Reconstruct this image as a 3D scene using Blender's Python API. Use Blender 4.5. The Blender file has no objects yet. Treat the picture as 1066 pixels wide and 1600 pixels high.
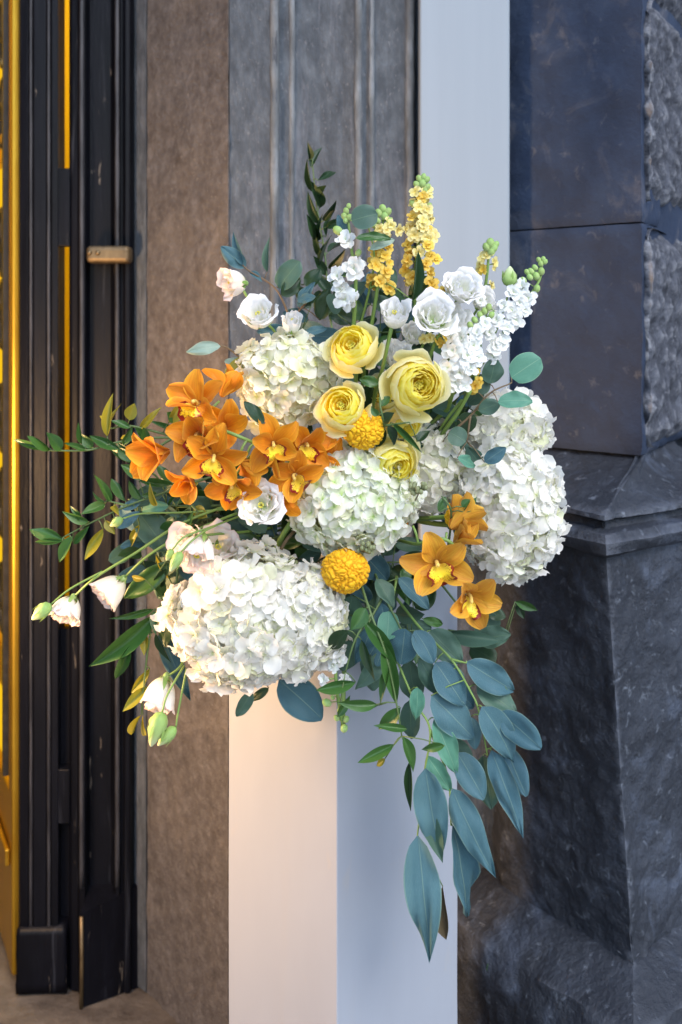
import bpy, bmesh, math, random
from math import sin, cos, pi, sqrt, radians
from mathutils import Vector, Matrix, noise

# ------------------------------------------------------------------ camera, world, light
SC = bpy.context.scene
COL = SC.collection
F_PX, CX, CY, EYE = 1700.0, 533.0, 500.0, 1.5
cam_d = bpy.data.cameras.new('camera')
cam = bpy.data.objects.new('camera', cam_d)
COL.objects.link(cam)
cam.location = (0, 0, EYE)
cam.rotation_euler = (radians(90), 0, 0)
cam_d.sensor_fit = 'VERTICAL'
cam_d.sensor_height = 36
cam_d.lens = 36 * F_PX / 1600
cam_d.shift_y = -300 / 1600
cam_d.clip_end = 500
cam_d.clip_start = 0.05
cam_d.dof.use_dof = True
cam_d.dof.focus_distance = 1.54
cam_d.dof.aperture_fstop = 4.5
SC.camera = cam

world = bpy.data.worlds.new('World')
SC.world = world
world.use_nodes = True
wn = world.node_tree
for n_ in list(wn.nodes):
    wn.nodes.remove(n_)
sky = wn.nodes.new('ShaderNodeTexSky')
sky.sky_type = 'NISHITA'
sky.sun_disc = False
sky.sun_elevation = radians(48)
sky.sun_rotation = radians(150)
bg = wn.nodes.new('ShaderNodeBackground')
bg.inputs['Strength'].default_value = 0.15
wo = wn.nodes.new('ShaderNodeOutputWorld')
wn.links.new(sky.outputs[0], bg.inputs[0])
wn.links.new(bg.outputs[0], wo.inputs[0])

sun_d = bpy.data.lights.new('sun', 'SUN')
sun = bpy.data.objects.new('sun', sun_d)
COL.objects.link(sun)
sun_d.energy = 0.85
sun_d.angle = radians(28)
sun_d.color = (1.0, 0.97, 0.93)
# the light comes from above, behind the camera and to the right
sd = Vector((sin(radians(150)) * cos(radians(48)), cos(radians(150)) * cos(radians(48)), sin(radians(48))))
sun.rotation_euler = sd.to_track_quat('Z', 'Y').to_euler()

SC.view_settings.view_transform = 'Standard'
SC.view_settings.look = 'None'
SC.view_settings.gamma = 1
SC.view_settings.exposure = 1.38
SC.view_settings.use_curve_mapping = False
SC.render.engine = 'CYCLES'
SC.cycles.max_bounces = 8
SC.cycles.use_denoising = True

LAMP_POS = Vector((-1.0, 1.50, 1.05))
LAMP_W = 34.0

# ------------------------------------------------------------------ helpers
def P(px, py, d):
    return Vector(((px - CX) / F_PX * d, d, EYE - (py - CY) / F_PX * d))

def depth_at(px, py):
    r = math.hypot(px - 560, (py - 760) * 0.9)
    return 1.46 + 0.20 * min(1.6, (r / 340) ** 2)

def new_obj(name, me, parent=None):
    o = bpy.data.objects.new(name, me)
    COL.objects.link(o)
    if parent is not None:
        o.parent = parent
    return o

def thing(name, label, cat, loc, group=None):
    o = new_obj(name, None)
    o.empty_display_size = 0.03
    o.location = loc
    tag(o, label, cat, group)
    return o

def tag(o, label, cat, group=None):
    o['label'] = label
    o['category'] = cat
    if group:
        o['group'] = group

def mesh(name, verts, faces, mat=None, smooth=True, uvs=None, origin=None):
    if origin is not None:
        verts = [(v[0] - origin[0], v[1] - origin[1], v[2] - origin[2]) for v in verts]
    me = bpy.data.meshes.new(name)
    me.from_pydata([tuple(v) for v in verts], [], faces)
    if uvs is not None:
        ul = me.uv_layers.new(name='UVMap')
        flat = []
        for f in faces:
            for i in f:
                flat.extend(uvs[i])
        ul.data.foreach_set('uv', flat)
    if smooth:
        me.polygons.foreach_set('use_smooth', [True] * len(me.polygons))
    if mat:
        me.materials.append(mat)
    me.update()
    return me

class MB:
    """collects geometry"""
    def __init__(s):
        s.v, s.f, s.uv = [], [], []
    def add(s, v, f, uv=None):
        b = len(s.v)
        s.v += [Vector(x) for x in v]
        s.f += [tuple(i + b for i in q) for q in f]
        s.uv += uv if uv else [(0.5, 0.5)] * len(v)
    def build(s, name, mat, parent=None, smooth=True, origin=(0, 0, 0)):
        if parent is not None:
            origin = parent_world(parent)
        me = mesh(name, s.v, s.f, mat, smooth, s.uv, origin)
        return new_obj(name, me, parent)

def parent_world(o):
    w = Vector((0, 0, 0))
    while o is not None:
        w += o.location
        o = o.parent
    return w

def catmull(pts, n=5):
    pts = [Vector(p) for p in pts]
    if len(pts) < 3:
        out = []
        for i in range(n + 1):
            out.append(pts[0].lerp(pts[-1], i / n))
        return out
    q = [pts[0] * 2 - pts[1]] + pts + [pts[-1] * 2 - pts[-2]]
    out = []
    for i in range(1, len(q) - 2):
        for k in range(n):
            t = k / n
            a, b, c, d = q[i - 1], q[i], q[i + 1], q[i + 2]
            out.append(0.5 * ((2 * b) + (c - a) * t + (2 * a - 5 * b + 4 * c - d) * t * t + (3 * b - a - 3 * c + d) * t ** 3))
    out.append(pts[-1])
    return out

def tube(mb, pts, r0, r1=None, sides=6):
    r1 = r0 if r1 is None else r1
    pts = [Vector(p) for p in pts]
    n = len(pts)
    up = Vector((0.13, -0.9, 0.4)).normalized()
    vs, fs = [], []
    for i, p in enumerate(pts):
        d = (pts[min(i + 1, n - 1)] - pts[max(i - 1, 0)])
        if d.length < 1e-9:
            d = Vector((0, 0, 1))
        d.normalize()
        x = d.cross(up)
        if x.length < 0.05:
            x = d.cross(Vector((1, 0, 0)))
        x.normalize()
        y = d.cross(x)
        r = r0 + (r1 - r0) * i / max(1, n - 1)
        for k in range(sides):
            a = 2 * pi * k / sides
            vs.append(p + x * (r * cos(a)) + y * (r * sin(a)))
    for i in range(n - 1):
        for k in range(sides):
            a, b = i * sides + k, i * sides + (k + 1) % sides
            fs.append((a, b, b + sides, a + sides))
    fs.append(tuple(range(sides - 1, -1, -1)))
    fs.append(tuple((n - 1) * sides + k for k in range(sides)))
    mb.add(vs, fs)

def ball(mb, c, rx, ry=None, rz=None, M=None, nu=10, nv=7):
    ry = rx if ry is None else ry
    rz = rx if rz is None else rz
    vs, fs = [], []
    c = Vector(c)
    for j in range(nv + 1):
        th = pi * j / nv
        for i in range(nu):
            a = 2 * pi * i / nu
            v = Vector((rx * sin(th) * cos(a), ry * sin(th) * sin(a), rz * cos(th)))
            if M is not None:
                v = M @ v
            vs.append(c + v)
    for j in range(nv):
        for i in range(nu):
            a, b = j * nu + i, j * nu + (i + 1) % nu
            fs.append((a, a + nu, b + nu, b))
    mb.add(vs, fs)

def crisp(o, deg=38):
    o.data.set_sharp_from_angle(angle=radians(deg))
    return o

def boxv(mb, x0, x1, y0, y1, z0, z1, M=None):
    vs = [Vector((x, y, z)) for z in (z0, z1) for y in (y0, y1) for x in (x0, x1)]
    if M is not None:
        vs = [M @ v for v in vs]
    mb.add(vs, [(0, 2, 3, 1), (4, 5, 7, 6), (0, 1, 5, 4), (2, 6, 7, 3), (0, 4, 6, 2), (1, 3, 7, 5)])

def bevel(o, w=0.003, seg=2):
    m = o.modifiers.new('bevel', 'BEVEL')
    m.width = w
    m.segments = seg
    m.limit_method = 'ANGLE'
    return o

def frame_to(n, up=Vector((0, 0, 1)), roll=0.0):
    z = Vector(n).normalized()
    x = up.cross(z)
    if x.length < 0.05:
        x = Vector((1, 0, 0)).cross(z)
    x.normalize()
    y = z.cross(x)
    M = Matrix((x, y, z)).transposed()
    return M @ Matrix.Rotation(roll, 3, 'Z')

# ------------------------------------------------------------------ materials
def nodes(name):
    m = bpy.data.materials.new(name)
    m.use_nodes = True
    nt = m.node_tree
    for x in list(nt.nodes):
        nt.nodes.remove(x)
    out = nt.nodes.new('ShaderNodeOutputMaterial')
    return m, nt, out

def ramp(nt, fac, stops):
    r = nt.nodes.new('ShaderNodeValToRGB')
    el = r.color_ramp.elements
    while len(el) < len(stops):
        el.new(0.5)
    for e, (p, c) in zip(el, stops):
        e.position = p
        e.color = (*c, 1)
    if fac is not None:
        nt.links.new(fac, r.inputs[0])
    return r.outputs[0]

def texnoise(nt, scale, detail=5, rough=0.6, vec=None, dist=0.0):
    t = nt.nodes.new('ShaderNodeTexNoise')
    t.inputs['Scale'].default_value = scale
    t.inputs['Detail'].default_value = detail
    t.inputs['Roughness'].default_value = rough
    t.inputs['Distortion'].default_value = dist
    if vec is not None:
        nt.links.new(vec, t.inputs['Vector'])
    return t.outputs['Fac']

def objcoord(nt, sc=(1, 1, 1)):
    tc = nt.nodes.new('ShaderNodeTexCoord')
    mp = nt.nodes.new('ShaderNodeMapping')
    mp.inputs['Scale'].default_value = sc
    nt.links.new(tc.outputs['Object'], mp.inputs[0])
    return mp.outputs[0]

def mixc(nt, fac, a, b, mode='MIX'):
    m = nt.nodes.new('ShaderNodeMix')
    m.data_type = 'RGBA'
    m.blend_type = mode
    for sock, v in ((m.inputs[0], fac), (m.inputs[6], a), (m.inputs[7], b)):
        if isinstance(v, (int, float)):
            sock.default_value = v
        elif isinstance(v, tuple):
            sock.default_value = (*v, 1)
        else:
            nt.links.new(v, sock)
    return m.outputs[2]

def maths(nt, op, a, b=None, c=None, clamp=False):
    m = nt.nodes.new('ShaderNodeMath')
    m.operation = op
    m.use_clamp = clamp
    for i, v in enumerate((a, b, c)):
        if v is None:
            continue
        if isinstance(v, (int, float)):
            m.inputs[i].default_value = v
        else:
            nt.links.new(v, m.inputs[i])
    return m.outputs[0]

def bump(nt, h, strength, dist):
    b = nt.nodes.new('ShaderNodeBump')
    b.inputs['Strength'].default_value = strength
    b.inputs['Distance'].default_value = dist
    nt.links.new(h, b.inputs['Height'])
    return b.outputs[0]

def uvsplit(nt):
    tc = nt.nodes.new('ShaderNodeTexCoord')
    s = nt.nodes.new('ShaderNodeSeparateXYZ')
    nt.links.new(tc.outputs['UV'], s.inputs[0])
    return s.outputs[0], s.outputs[1], tc.outputs['UV']

def petal_mat(name, stops, trans=0.35, rough=0.55, vein=0.25, tint=0.10, spot=None, spec=0.25):
    m, nt, out = nodes(name)
    u, v, uv = uvsplit(nt)
    col = ramp(nt, v, stops)
    oi = nt.nodes.new('ShaderNodeObjectInfo')
    hsv = nt.nodes.new('ShaderNodeHueSaturation')
    nt.links.new(col, hsv.inputs['Color'])
    nt.links.new(maths(nt, 'MULTIPLY_ADD', oi.outputs['Random'], tint * 1.4, 1 - tint), hsv.inputs['Value'])
    nt.links.new(maths(nt, 'MULTIPLY_ADD', oi.outputs['Random'], 0.012, 0.494), hsv.inputs['Hue'])
    col = hsv.outputs[0]
    blot = texnoise(nt, 120, 3, 0.6, objcoord(nt))
    col = mixc(nt, maths(nt, 'MULTIPLY', blot, 0.18), col, mixc(nt, 1.0, col, (0.75, 0.72, 0.6), 'MULTIPLY'))
    if spot:
        col = spot(nt, u, v, col)
    # fine veins fan along the petal
    mp = nt.nodes.new('ShaderNodeMapping')
    mp.inputs['Scale'].default_value = (26, 2.2, 1)
    nt.links.new(uv, mp.inputs[0])
    ve = texnoise(nt, 1.0, 3, 0.6, mp.outputs[0], 0.4)
    nb = bump(nt, ve, vein, 0.0012)
    bs = nt.nodes.new('ShaderNodeBsdfPrincipled')
    bs.inputs['Roughness'].default_value = rough
    bs.inputs['Specular IOR Level'].default_value = spec
    bs.inputs['Sheen Weight'].default_value = 0.08
    nt.links.new(col, bs.inputs['Base Color'])
    nt.links.new(nb, bs.inputs['Normal'])
    tr = nt.nodes.new('ShaderNodeBsdfTranslucent')
    nt.links.new(col, tr.inputs['Color'])
    nt.links.new(nb, tr.inputs['Normal'])
    mx = nt.nodes.new('ShaderNodeMixShader')
    mx.inputs[0].default_value = trans
    nt.links.new(bs.outputs[0], mx.inputs[1])
    nt.links.new(tr.outputs[0], mx.inputs[2])
    nt.links.new(mx.outputs[0], out.inputs[0])
    return m

def leaf_mat(name, c0, c1, vein_c, rough=0.45, trans=0.18, bloom=0.0, spec=0.4, ribs=14):
    m, nt, out = nodes(name)
    u, v, uv = uvsplit(nt)
    oi = nt.nodes.new('ShaderNodeObjectInfo')
    nz = texnoise(nt, 45, 4, 0.6, objcoord(nt))
    f = maths(nt, 'ADD', maths(nt, 'MULTIPLY', oi.outputs['Random'], 0.7), maths(nt, 'MULTIPLY', nz, 0.5), clamp=True)
    col = mixc(nt, f, c0, c1)
    du = maths(nt, 'ABSOLUTE', maths(nt, 'SUBTRACT', u, 0.5))
    mid = maths(nt, 'SUBTRACT', 1.0, maths(nt, 'MULTIPLY', du, 48), clamp=True)
    # side veins: slanted stripes
    sv = maths(nt, 'SINE', maths(nt, 'MULTIPLY', maths(nt, 'SUBTRACT', v, maths(nt, 'MULTIPLY', du, 0.9)), ribs * 6.283))
    sv = maths(nt, 'POWER', maths(nt, 'MULTIPLY_ADD', sv, 0.5, 0.5), 14.0)
    vv = maths(nt, 'MAXIMUM', maths(nt, 'MULTIPLY', mid, 0.5), maths(nt, 'MULTIPLY', sv, 0.06))
    big = texnoise(nt, 14, 3, 0.6, objcoord(nt))
    col = mixc(nt, maths(nt, 'MULTIPLY', big, 0.5), col, mixc(nt, 1.0, col, (0.55, 0.6, 0.6), 'MULTIPLY'))
    col = mixc(nt, vv, col, vein_c)
    rim = maths(nt, 'GREATER_THAN', du, 0.475)
    col = mixc(nt, maths(nt, 'MULTIPLY', rim, 0.35), col, vein_c)
    if bloom:
        b = texnoise(nt, 260, 2, 0.5, objcoord(nt))
        b = maths(nt, 'GREATER_THAN', b, 0.70)
        col = mixc(nt, maths(nt, 'MULTIPLY', b, bloom), col, (0.42, 0.52, 0.50))
    bs = nt.nodes.new('ShaderNodeBsdfPrincipled')
    bs.inputs['Roughness'].default_value = rough
    bs.inputs['Specular IOR Level'].default_value = spec
    nt.links.new(col, bs.inputs['Base Color'])
    h = maths(nt, 'ADD', vv, maths(nt, 'MULTIPLY', nz, 0.6))
    nb = bump(nt, h, 0.35, 0.0012)
    nt.links.new(nb, bs.inputs['Normal'])
    tr = nt.nodes.new('ShaderNodeBsdfTranslucent')
    nt.links.new(col, tr.inputs['Color'])
    mx = nt.nodes.new('ShaderNodeMixShader')
    mx.inputs[0].default_value = trans
    nt.links.new(bs.outputs[0], mx.inputs[1])
    nt.links.new(tr.outputs[0], mx.inputs[2])
    nt.links.new(mx.outputs[0], out.inputs[0])
    return m

def simple(name, stops, scale=30, rough=(0.5, 0.7), bmp=0.3, bdist=0.002, spec=0.4, metal=0.0, stretch=(1, 1, 1), detail=6, extra=None, bscale=None):
    m, nt, out = nodes(name)
    oc = objcoord(nt, stretch)
    n1 = texnoise(nt, scale, detail, 0.62, oc)
    col = ramp(nt, n1, stops)
    bs = nt.nodes.new('ShaderNodeBsdfPrincipled')
    if extra:
        col = extra(nt, oc, col)
    nt.links.new(col, bs.inputs['Base Color'])
    bs.inputs['Specular IOR Level'].default_value = spec
    bs.inputs['Metallic'].default_value = metal
    nt.links.new(maths(nt, 'MULTIPLY_ADD', n1, rough[1] - rough[0], rough[0]), bs.inputs['Roughness'])
    n2 = texnoise(nt, bscale or scale * 4, 6, 0.65, oc)
    nt.links.new(bump(nt, n2, bmp, bdist), bs.inputs['Normal'])
    nt.links.new(bs.outputs[0], out.inputs[0])
    return m

def emit(name, col, s):
    m, nt, out = nodes(name)
    e = nt.nodes.new('ShaderNodeEmission')
    e.inputs[0].default_value = (*col, 1)
    e.inputs[1].default_value = s
    nt.links.new(e.outputs[0], out.inputs[0])
    return m

def stains(sc, lo, hi, c, amt, stretch=None):
    def f(nt, oc, col):
        v = oc if stretch is None else objcoord(nt, stretch)
        n = texnoise(nt, sc, 6, 0.65, v, 0.6)
        mr = nt.nodes.new('ShaderNodeMapRange')
        mr.inputs[1].default_value = lo
        mr.inputs[2].default_value = hi
        nt.links.new(n, mr.inputs[0])
        return mixc(nt, maths(nt, 'MULTIPLY', mr.outputs[0], amt, clamp=True), col, c)
    return f

def worn(lo, hi, c, amt):
    # edges rubbed pale
    def f(nt, oc, col):
        ge = nt.nodes.new('ShaderNodeNewGeometry')
        mr = nt.nodes.new('ShaderNodeMapRange')
        mr.inputs[1].default_value = lo
        mr.inputs[2].default_value = hi
        nt.links.new(ge.outputs['Pointiness'], mr.inputs[0])
        n = texnoise(nt, 45, 5, 0.6, oc)
        return mixc(nt, maths(nt, 'MULTIPLY', maths(nt, 'MULTIPLY', mr.outputs[0], n), amt, clamp=True), col, c)
    return f

def chain(*fs):
    def f(nt, oc, col):
        for g in fs:
            col = g(nt, oc, col)
        return col
    return f

M = {}
M['jamb'] = simple('weathered warm stone', [(0.25, (0.0714, 0.0638, 0.0614)), (0.5, (0.1191, 0.1078, 0.1041)), (0.75, (0.1811, 0.1676, 0.1645))], 42, (0.85, 0.97), 1.0, 0.006, 0.12,
                   extra=chain(stains(9, 0.60, 0.70, (0.05, 0.04, 0.034), 0.55), stains(5, 0.50, 0.68, (0.25, 0.215, 0.185), 0.35), stains(120, 0.6, 0.7, (0.30, 0.27, 0.24), 0.5)), bscale=110, detail=9)
M['grey'] = simple('grey pilaster stone', [(0.25, (0.0446, 0.0520, 0.0626)), (0.5, (0.0786, 0.0900, 0.1048)), (0.78, (0.1339, 0.1520, 0.1728))], 34, (0.85, 0.97), 1.0, 0.005, 0.12,
                   stretch=(1.3, 1.3, 0.55), extra=chain(stains(11, 0.60, 0.72, (0.035, 0.035, 0.038), 0.5), stains(9, 0.54, 0.7, (0.19, 0.20, 0.23), 0.5, (3.2, 3.2, 0.35)), stains(140, 0.60, 0.68, (0.22, 0.22, 0.23), 0.5)), bscale=120, detail=9)
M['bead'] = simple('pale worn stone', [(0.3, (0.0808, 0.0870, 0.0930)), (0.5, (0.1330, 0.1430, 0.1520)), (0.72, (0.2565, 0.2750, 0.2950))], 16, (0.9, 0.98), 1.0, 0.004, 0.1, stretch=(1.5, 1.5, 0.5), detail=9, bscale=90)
M['slab'] = simple('dark dressed stone', [(0.25, (0.0139, 0.0229, 0.0451)), (0.5, (0.0215, 0.0345, 0.0666)), (0.8, (0.0347, 0.0546, 0.0984))], 7, (0.62, 0.85), 0.6, 0.004, 0.3,
                   extra=chain(stains(7, 0.56, 0.74, (0.10, 0.10, 0.115), 0.7), stains(26, 0.60, 0.72, (0.13, 0.13, 0.145), 0.5), stains(60, 0.69, 0.74, (0.22, 0.22, 0.23), 0.6)), bscale=60, detail=9)
M['rough'] = simple('rough hewn stone', [(0.2, (0.0238, 0.0268, 0.0370)), (0.5, (0.0578, 0.0640, 0.0836)), (0.8, (0.1360, 0.1488, 0.1848))], 22, (0.6, 0.85), 1.0, 0.014, 0.4,
                    extra=chain(stains(34, 0.60, 0.72, (0.36, 0.37, 0.4), 0.6), worn(0.505, 0.56, (0.30, 0.31, 0.34), 1.3)), bscale=80, detail=9)
M['base'] = simple('dark blue grey stone', [(0.2, (0.0106, 0.0131, 0.0197)), (0.5, (0.0189, 0.0234, 0.0335)), (0.8, (0.0490, 0.0594, 0.0813))], 6, (0.5, 0.8), 1.0, 0.010, 0.4,
                   extra=chain(stains(7, 0.54, 0.75, (0.10, 0.125, 0.18), 0.75), stains(40, 0.60, 0.72, (0.22, 0.25, 0.30), 0.5), stains(90, 0.70, 0.75, (0.4, 0.42, 0.45), 0.7), worn(0.515, 0.60, (0.15, 0.165, 0.20), 1.0)), bscale=45, detail=10)
M['white'] = simple('white painted wood', [(0.3, (0.2667, 0.2850, 0.3229)), (0.7, (0.2962, 0.3171, 0.3603))], 5, (0.42, 0.6), 0.25, 0.002, 0.4, stretch=(1, 1, 0.3),
                    extra=chain(stains(8, 0.58, 0.75, (0.30, 0.285, 0.28), 0.18, (2.2, 2.2, 0.25)), stains(70, 0.715, 0.74, (0.22, 0.18, 0.16), 0.7), stains(24, 0.62, 0.72, (0.33, 0.31, 0.29), 0.35, (1, 1, 0.5))))
M['panel'] = simple('white painted board', [(0.3, (0.2345, 0.2761, 0.3192)), (0.7, (0.2556, 0.3010, 0.3487))], 5, (0.5, 0.7), 0.1, 0.001, 0.3, stretch=(3, 3, 0.15),
                    extra=stains(6, 0.55, 0.8, (0.24, 0.25, 0.28), 0.3, (5, 5, 0.15)))
M['black'] = simple('black painted wood', [(0.3, (0.0019, 0.0022, 0.0038)), (0.7, (0.0045, 0.0051, 0.0091))], 10, (0.32, 0.5), 0.5, 0.003, 0.14, stretch=(2, 2, 0.25),
                    extra=chain(stains(26, 0.665, 0.70, (0.14, 0.12, 0.10), 0.75, (2, 2, 0.35)), stains(10, 0.62, 0.75, (0.045, 0.05, 0.065), 0.7, (4, 4, 0.2))), bscale=40)
M['worn'] = simple('worn paint edge', [(0.4, (0.012, 0.012, 0.016)), (0.66, (0.045, 0.046, 0.055))], 26, (0.3, 0.6), 0.5, 0.002, 0.5, stretch=(3, 3, 0.3))
M['gold'] = simple('gilded brass', [(0.3, (0.4340, 0.2310, 0.0180)), (0.7, (0.5456, 0.3410, 0.0360))], 14, (0.28, 0.45), 0.3, 0.002, 0.5, metal=0.85, stretch=(1, 1, 0.3))
M['brass'] = simple('tarnished brass', [(0.3, (0.0960, 0.0660, 0.0360)), (0.7, (0.1980, 0.1440, 0.0780))], 40, (0.35, 0.55), 0.3, 0.001, 0.5, metal=0.7)
M['iron'] = simple('black iron', [(0.3, (0.012, 0.011, 0.01)), (0.7, (0.03, 0.028, 0.025))], 40, (0.4, 0.6), 0.3, 0.001, 0.5, metal=0.3)
M['amber'] = simple('mustard plaster', [(0.3, (0.80, 0.60, 0.015)), (0.7, (0.84, 0.66, 0.02))], 3, (0.6, 0.8), 0.1, 0.002)
M['floor'] = simple('stone threshold', [(0.3, (0.0525, 0.0446, 0.0394)), (0.5, (0.0998, 0.0866, 0.0761)), (0.75, (0.1470, 0.1312, 0.1155))], 12, (0.7, 0.9), 0.9, 0.006, 0.3,
                    extra=stains(22, 0.6, 0.7, (0.06, 0.05, 0.045), 0.6), bscale=50, detail=9)
M['ground'] = simple('street paving', [(0.3, (0.16, 0.16, 0.165)), (0.7, (0.27, 0.27, 0.275))], 3, (0.7, 0.9), 0.4, 0.004)
M['lampglass'] = emit('lit lamp glass', (1.0, 0.62, 0.25), 6)
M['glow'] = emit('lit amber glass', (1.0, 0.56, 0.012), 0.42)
M['stem'] = leaf_mat('green stem', (0.13, 0.24, 0.04), (0.20, 0.32, 0.07), (0.2, 0.3, 0.08), 0.45, 0.05)
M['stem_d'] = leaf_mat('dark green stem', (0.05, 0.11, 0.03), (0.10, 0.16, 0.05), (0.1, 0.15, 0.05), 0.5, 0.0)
M['twig'] = leaf_mat('reddish twig', (0.12, 0.07, 0.045), (0.16, 0.12, 0.06), (0.15, 0.1, 0.06), 0.6, 0.0)
M['foam'] = simple('floral foam', [(0.3, (0.02, 0.045, 0.02)), (0.7, (0.035, 0.07, 0.03))], 60, (0.8, 0.95), 0.6, 0.002)
M['bowl'] = simple('white ceramic', [(0.3, (0.7, 0.7, 0.69)), (0.7, (0.76, 0.76, 0.75))], 6, (0.25, 0.35), 0.05, 0.001)
M['euca'] = leaf_mat('blue green eucalyptus leaf', (0.036, 0.100, 0.135), (0.082, 0.172, 0.192), (0.24, 0.34, 0.24), 0.58, 0.14, 0.6, 0.25)
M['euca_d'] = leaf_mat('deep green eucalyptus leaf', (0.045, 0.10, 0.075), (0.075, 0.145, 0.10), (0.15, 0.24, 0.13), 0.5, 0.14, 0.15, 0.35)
M['euca_p'] = leaf_mat('pale eucalyptus leaf', (0.24, 0.34, 0.27), (0.33, 0.42, 0.33), (0.4, 0.5, 0.36), 0.5, 0.15, 0.0, 0.3)
M['euca_t'] = leaf_mat('teal green eucalyptus leaf', (0.07, 0.22, 0.15), (0.12, 0.30, 0.20), (0.3, 0.45, 0.3), 0.48, 0.18, 0.1, 0.35)
M['ruscus'] = leaf_mat('glossy green ruscus leaf', (0.025, 0.085, 0.018), (0.055, 0.14, 0.03), (0.10, 0.20, 0.05), 0.33, 0.15, 0.0, 0.5, 4)
M['ruscus_lit'] = leaf_mat('amber lit ruscus leaf', (0.20, 0.22, 0.02), (0.36, 0.30, 0.03), (0.4, 0.36, 0.08), 0.38, 0.35, 0.0, 0.5, 4)  # ruscus with the warm lamp light put into its leaf colour
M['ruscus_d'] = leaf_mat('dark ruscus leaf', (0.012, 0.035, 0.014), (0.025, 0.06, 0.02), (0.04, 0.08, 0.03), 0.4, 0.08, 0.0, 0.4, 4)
M['olive'] = leaf_mat('brown olive leaf', (0.11, 0.08, 0.05), (0.12, 0.11, 0.06), (0.2, 0.17, 0.1), 0.5, 0.1, 0.0, 0.3)
M['calyx'] = leaf_mat('fresh green calyx', (0.24, 0.40, 0.08), (0.36, 0.52, 0.14), (0.45, 0.6, 0.25), 0.45, 0.2)
M['bud'] = petal_mat('pale green bud', [(0.0, (0.25, 0.42, 0.10)), (0.6, (0.45, 0.6, 0.22)), (1.0, (0.68, 0.74, 0.46))], 0.2, 0.45)
M['berry'] = leaf_mat('seed capsule', (0.14, 0.17, 0.08), (0.22, 0.24, 0.12), (0.2, 0.22, 0.1), 0.5, 0.0)

M['hyd'] = petal_mat('white hydrangea sepal', [(0.0, (0.80, 0.84, 0.50)), (0.14, (0.94, 0.93, 0.80)), (0.5, (0.96, 0.94, 0.89)), (1.0, (0.96, 0.94, 0.90))], 0.52, 0.65, 0.25, 0.06)
M['hyd_g'] = petal_mat('greenish hydrangea sepal', [(0.0, (0.60, 0.76, 0.28)), (0.25, (0.86, 0.92, 0.68)), (0.7, (0.94, 0.95, 0.87)), (1.0, (0.95, 0.95, 0.90))], 0.52, 0.65, 0.25, 0.06)
M['hyd_c'] = petal_mat('cream hydrangea sepal', [(0.0, (0.80, 0.80, 0.34)), (0.3, (0.93, 0.92, 0.68)), (0.75, (0.96, 0.94, 0.83)), (1.0, (0.96, 0.95, 0.88))], 0.52, 0.65, 0.25, 0.07)
M['hyd_core'] = petal_mat('inner hydrangea', [(0.0, (0.74, 0.76, 0.44)), (0.5, (0.88, 0.89, 0.72)), (1.0, (0.93, 0.92, 0.85))], 0.4, 0.7, 0.3, 0.02)
M['rose'] = petal_mat('yellow rose petal', [(0.0, (0.97, 0.62, 0.01)), (0.45, (0.98, 0.82, 0.04)), (0.8, (0.98, 0.88, 0.12)), (1.0, (0.98, 0.93, 0.34))], 0.62, 0.6, 0.15, 0.06)
M['rose_out'] = petal_mat('pale outer rose petal', [(0.0, (0.80, 0.74, 0.12)), (0.4, (0.96, 0.84, 0.24)), (0.85, (0.97, 0.90, 0.42)), (1.0, (0.97, 0.93, 0.62))], 0.6, 0.5, 0.25, 0.06)
M['lis'] = petal_mat('white lisianthus petal', [(0.0, (0.55, 0.66, 0.30)), (0.25, (0.84, 0.85, 0.74)), (0.8, (0.91, 0.90, 0.88)), (1.0, (0.91, 0.88, 0.87))], 0.35, 0.5, 0.25, 0.05)
M['lis_w'] = petal_mat('blush white lisianthus petal', [(0.0, (0.50, 0.60, 0.25)), (0.25, (0.82, 0.80, 0.70)), (0.8, (0.90, 0.86, 0.82)), (0.96, (0.88, 0.78, 0.74)), (1.0, (0.80, 0.55, 0.52))], 0.35, 0.5, 0.25, 0.05)
M['stock_w'] = petal_mat('white stock petal', [(0.0, (0.66, 0.74, 0.42)), (0.3, (0.86, 0.88, 0.82)), (1.0, (0.90, 0.90, 0.90))], 0.32, 0.6, 0.3, 0.06)
M['stock_y'] = petal_mat('pale yellow stock petal', [(0.0, (0.72, 0.52, 0.08)), (0.4, (0.87, 0.72, 0.22)), (1.0, (0.90, 0.82, 0.42))], 0.3, 0.6, 0.3, 0.08)
M['stock_o'] = petal_mat('golden stock petal', [(0.0, (0.70, 0.38, 0.02)), (0.4, (0.85, 0.55, 0.06)), (1.0, (0.89, 0.68, 0.16))], 0.3, 0.6, 0.3, 0.08)

def orch_spot(nt, u, v, col):
    cb = nt.nodes.new('ShaderNodeCombineXYZ')
    nt.links.new(maths(nt, 'MULTIPLY', u, 16), cb.inputs[0]); nt.links.new(maths(nt, 'MULTIPLY', v, 1.4), cb.inputs[1])
    n = texnoise(nt, 1.0, 4, 0.6, cb.outputs[0], 0.3)
    col = mixc(nt, maths(nt, 'MULTIPLY', maths(nt, 'POWER', n, 2.0), 1.6, clamp=True), col, (0.55, 0.14, 0.006))
    du = maths(nt, 'ABSOLUTE', maths(nt, 'SUBTRACT', u, 0.5))
    e = maths(nt, 'POWER', maths(nt, 'MULTIPLY', du, 2.0), 5.0)
    return mixc(nt, maths(nt, 'MULTIPLY', e, 0.55), col, (0.90, 0.52, 0.04))
M['orch'] = petal_mat('orange orchid petal', [(0.0, (0.66, 0.30, 0.02)), (0.3, (0.78, 0.29, 0.006)), (0.8, (0.84, 0.35, 0.009)), (1.0, (0.87, 0.43, 0.025))], 0.34, 0.5, 0.6, 0.2, spot=orch_spot, spec=0.3)
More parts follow.
